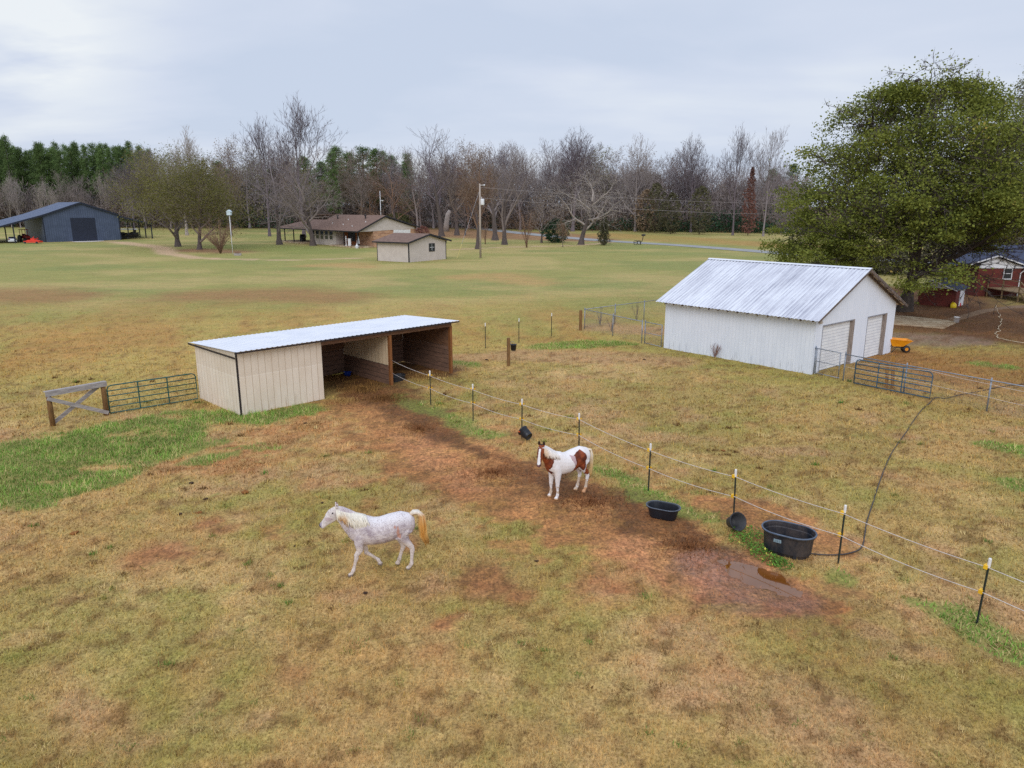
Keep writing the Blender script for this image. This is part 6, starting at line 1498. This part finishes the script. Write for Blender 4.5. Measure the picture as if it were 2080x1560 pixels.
# pale field glimpsed through the trunks
# --- the big oak and its neighbours at the right
def big_oak(name, label, px_t, base, cx, halfw, top, seed, nleaf, lm, dens=1.0, group=None, zlo=.12, card=.17, yofs=0, twm=bark, tfrac=.16, nper=9, ang=(35,75)):
    x, y = at(px_t, base); h = zat(x, y, top); hw = halfw/F*y
    sk = skeleton(seed, levels=4, nch=(9,6,5,4), tf=tfrac, ang=ang, ratio=(.42,.66), up=.07, wob=.2, r0=.024)
    sq = lambda p: Vector((p.x, p.y, (p.z if p.z < .86 else .86+(p.z-.86)*.42)*1.06))
    sk = ([([sq(p) for p in P_], rs_, lv_) for P_, rs_, lv_ in sk[0]], [(sq(p), d_, l_) for p, d_, l_ in sk[1]])
    tm, cm, tips = tree_meshes(name, sk, h, hw/.95, bark, 0, 6, .6, .016, seed)
    r_ = random.Random(seed); pts = [p for p, d in tips if r_.random() < dens]
    br = [Vector((p.x*hw/.95, p.y*hw/.95, p.z*h)) for P_, rs_, lv_ in sk[0] if lv_ in (2, 3) for p in P_[1:]]
    pts += [p for p in br if r_.random() < dens*.5]
    if nleaf > 500: pts = [p for p in pts if not (p.x > -1.2 and p.z < .31*h or p.x > 6.2 and p.z < .38*h)]
    lv = leaf_cards(pts, nper, (.36,.36,.28), card, seed, .7)
    if nleaf:      # leafy sprays filling the outer and lower crown, each hung on the nearest limb
        cl = []
        for i in range(nleaf):
            u = r_.random()**.8; az = r_.uniform(0, 6.283); z = h*(zlo+(.89-zlo)*u)
            env = hw*(1.0 if u < .35 else math.cos((u-.35)/.65*1.35)**.7)*(1+.16*math.sin(az*3+seed)+.10*math.sin(az*7+u*9))*(.66 if (u < .3 and math.cos(az) > .1) else 1)
            rr = env*r_.uniform(.35, 1.0)**.6; q = Vector((math.cos(az)*rr, math.sin(az)*rr, z-.05*rr*(u < .3)*(1-u)))
            if rr > .45*env and float(vnoise(q.x/2.6+q.y/4.0+seed, q.z/2.2+q.y/5.0, 5)) < .40: continue
            if nleaf > 500 and (-1.2 < q.x < 5.0 and q.z < .32*h or q.x >= 5.0 and q.z < .22*h or q.x > 6.2 and q.z < .38*h): continue
            nb = min(br, key=lambda p: (p-q).length_squared); cm.tube([nb, nb.lerp(q, .5)+Vector((0,0,.15)), q], [.035,.025,.012], 4, cap=False)
            s_ = r_.uniform(.55, 1.15); n_ = int(300*s_*s_*(1.0 if u < .5 else .42))
            rs2 = np.random.RandomState(seed*1000+i); d = rs2.randn(n_,3)*np.array([.62,.62,.26])*s_
            d[:,2] -= .16*np.hypot(d[:,0], d[:,1]); cl.append(leaf_cards([tuple(q+Vector(k_)) for k_ in d], 1, (.05,.05,.05), card, seed*77+i, .7))
        lv = np.concatenate([lv]+cl)
    return tree(name, label, x, y, None, None, [('trunk', tm, obark), ('limbs', cm, obark if nleaf > 500 else twm), ('crown', np_mesh('crown', lv, 4, []), lm)], group)
obark = M('dark_oak_bark', A(84,74,68), A(58,50,46), 3, .95, stretch=(3,3,.6), bump=.3)
big_oak('water_oak', 'huge green water oak behind the white garage', 1836, 632, 1836, 240, 112, 307, 1350, oak_l, card=.19, nper=10)
big_oak('water_oak', 'taller sparse grey-green oak at the right edge of the picture', 2096, 570, 2096, 130, 60, 302, 300, grgr_l, 1.0, card=.2, nper=8, twm=twigm, zlo=.42)
lawn('brown_oak', 'russet-leaved oak behind the brick house roof', 2030, 545, 395, 90, 303, leaves=(brown_l, 9, (.6,.6,.5), .26), tf=.12, ang=(35,75))
lawn('brown_oak', 'dull green-brown tree between the big oak and the brick house', 1955, 560, 300, 110, 304, leaves=(grgr_l, 12, (.6,.6,.5), .26), tf=.10, ang=(35,75))
lawn('low_oak', 'low twiggy grey bush tree left of the big oak foot', 1610, 497, 395, 50, 305, leaves=(brown_l, 1, (.5,.5,.4), .25), tf=.10, twm=twigm, tw=7)
for px, b, tp, hf, lm, lab_ in ((1900,560,470,34,cedar_l,'dark shrubby evergreen behind the brick pump house'),(1955,556,455,36,dark_l,'dark evergreen bush between the pump house and brick house'),(1800,556,500,46,cedar_l,'low dark brush under the big oak behind the white garage'),(1730,552,505,40,grgr_l,'dull green brush left of the big oak trunk')):
    bush('evergreen_shrub', lab_, px, b, tp, hf, lm, px, 'round', 2600, .28, 'brush behind the big oak')
# weed clump by the garage wall, dead saplings in the pen
def dead_weed(name, label, px, base, h, hw, seed, n=16, mat=rust_tw, cat='weed'):
    x, y = at(px, base); r_ = random.Random(seed); m = MB()
    for i in range(n):
        az = r_.uniform(0,6.28); sp = hw*r_.uniform(.2,1); hh = h*r_.uniform(.5,1); P = [(0,0,-.02),(math.cos(az)*sp*.4,math.sin(az)*sp*.4,hh*.5),(math.cos(az)*sp,math.sin(az)*sp,hh)]; m.tube(P, [.012,.009,.004], 4)
        for j in range(5):
            f = r_.uniform(.4,1); q = Vector(P[1]).lerp(Vector(P[2]), f); e = rv(r_)*.14+Vector((0,0,.08)); o = Vector((.007,0,0)); m.add([q-o, q+o, q+e], [(0,1,2)])
    o = m.build(name, mat); o.location = (x, y, 0); return tag(o, label, cat)
wd = M('dry_weed', A(130,110,112), A(150,110,90), 9, .9)
dead_weed('dry_weed', 'dry brown weed clump against the white garage wall', 1452, 727, .85, .38, 311, 26, wd)
dead_weed('dead_sapling', 'leafless little shrub inside the pen near its corner', 1219, 661, 1.5, .5, 312, 10, dark_tw, 'shrub')
dead_weed('dead_sapling', 'leafless little shrub at the back rail of the pen', 1293, 652, 1.9, .5, 313, 9, dark_tw, 'shrub')
dead_weed('dead_sapling', 'leafless little shrub on the front rail of the pen', 1242, 673, 1.3, .45, 314, 12, dark_tw, 'shrub')
dead_weed('dry_stalk', 'tall dry grass stalk in the foreground lawn', 160, 1290, .55, .1, 315, 5, straw_m := M('straw', A(206,176,112), None, 4, .9), 'grass stalk')
for k_ in list(PROTO):
    if k_ not in USED:
        o = PROTO[k_]
        for c in list(o.children): bpy.data.objects.remove(c)
        bpy.data.objects.remove(o)
for o in SC.objects:
    for q in ('h', 'w'):
        if q in o.keys(): del o[q]
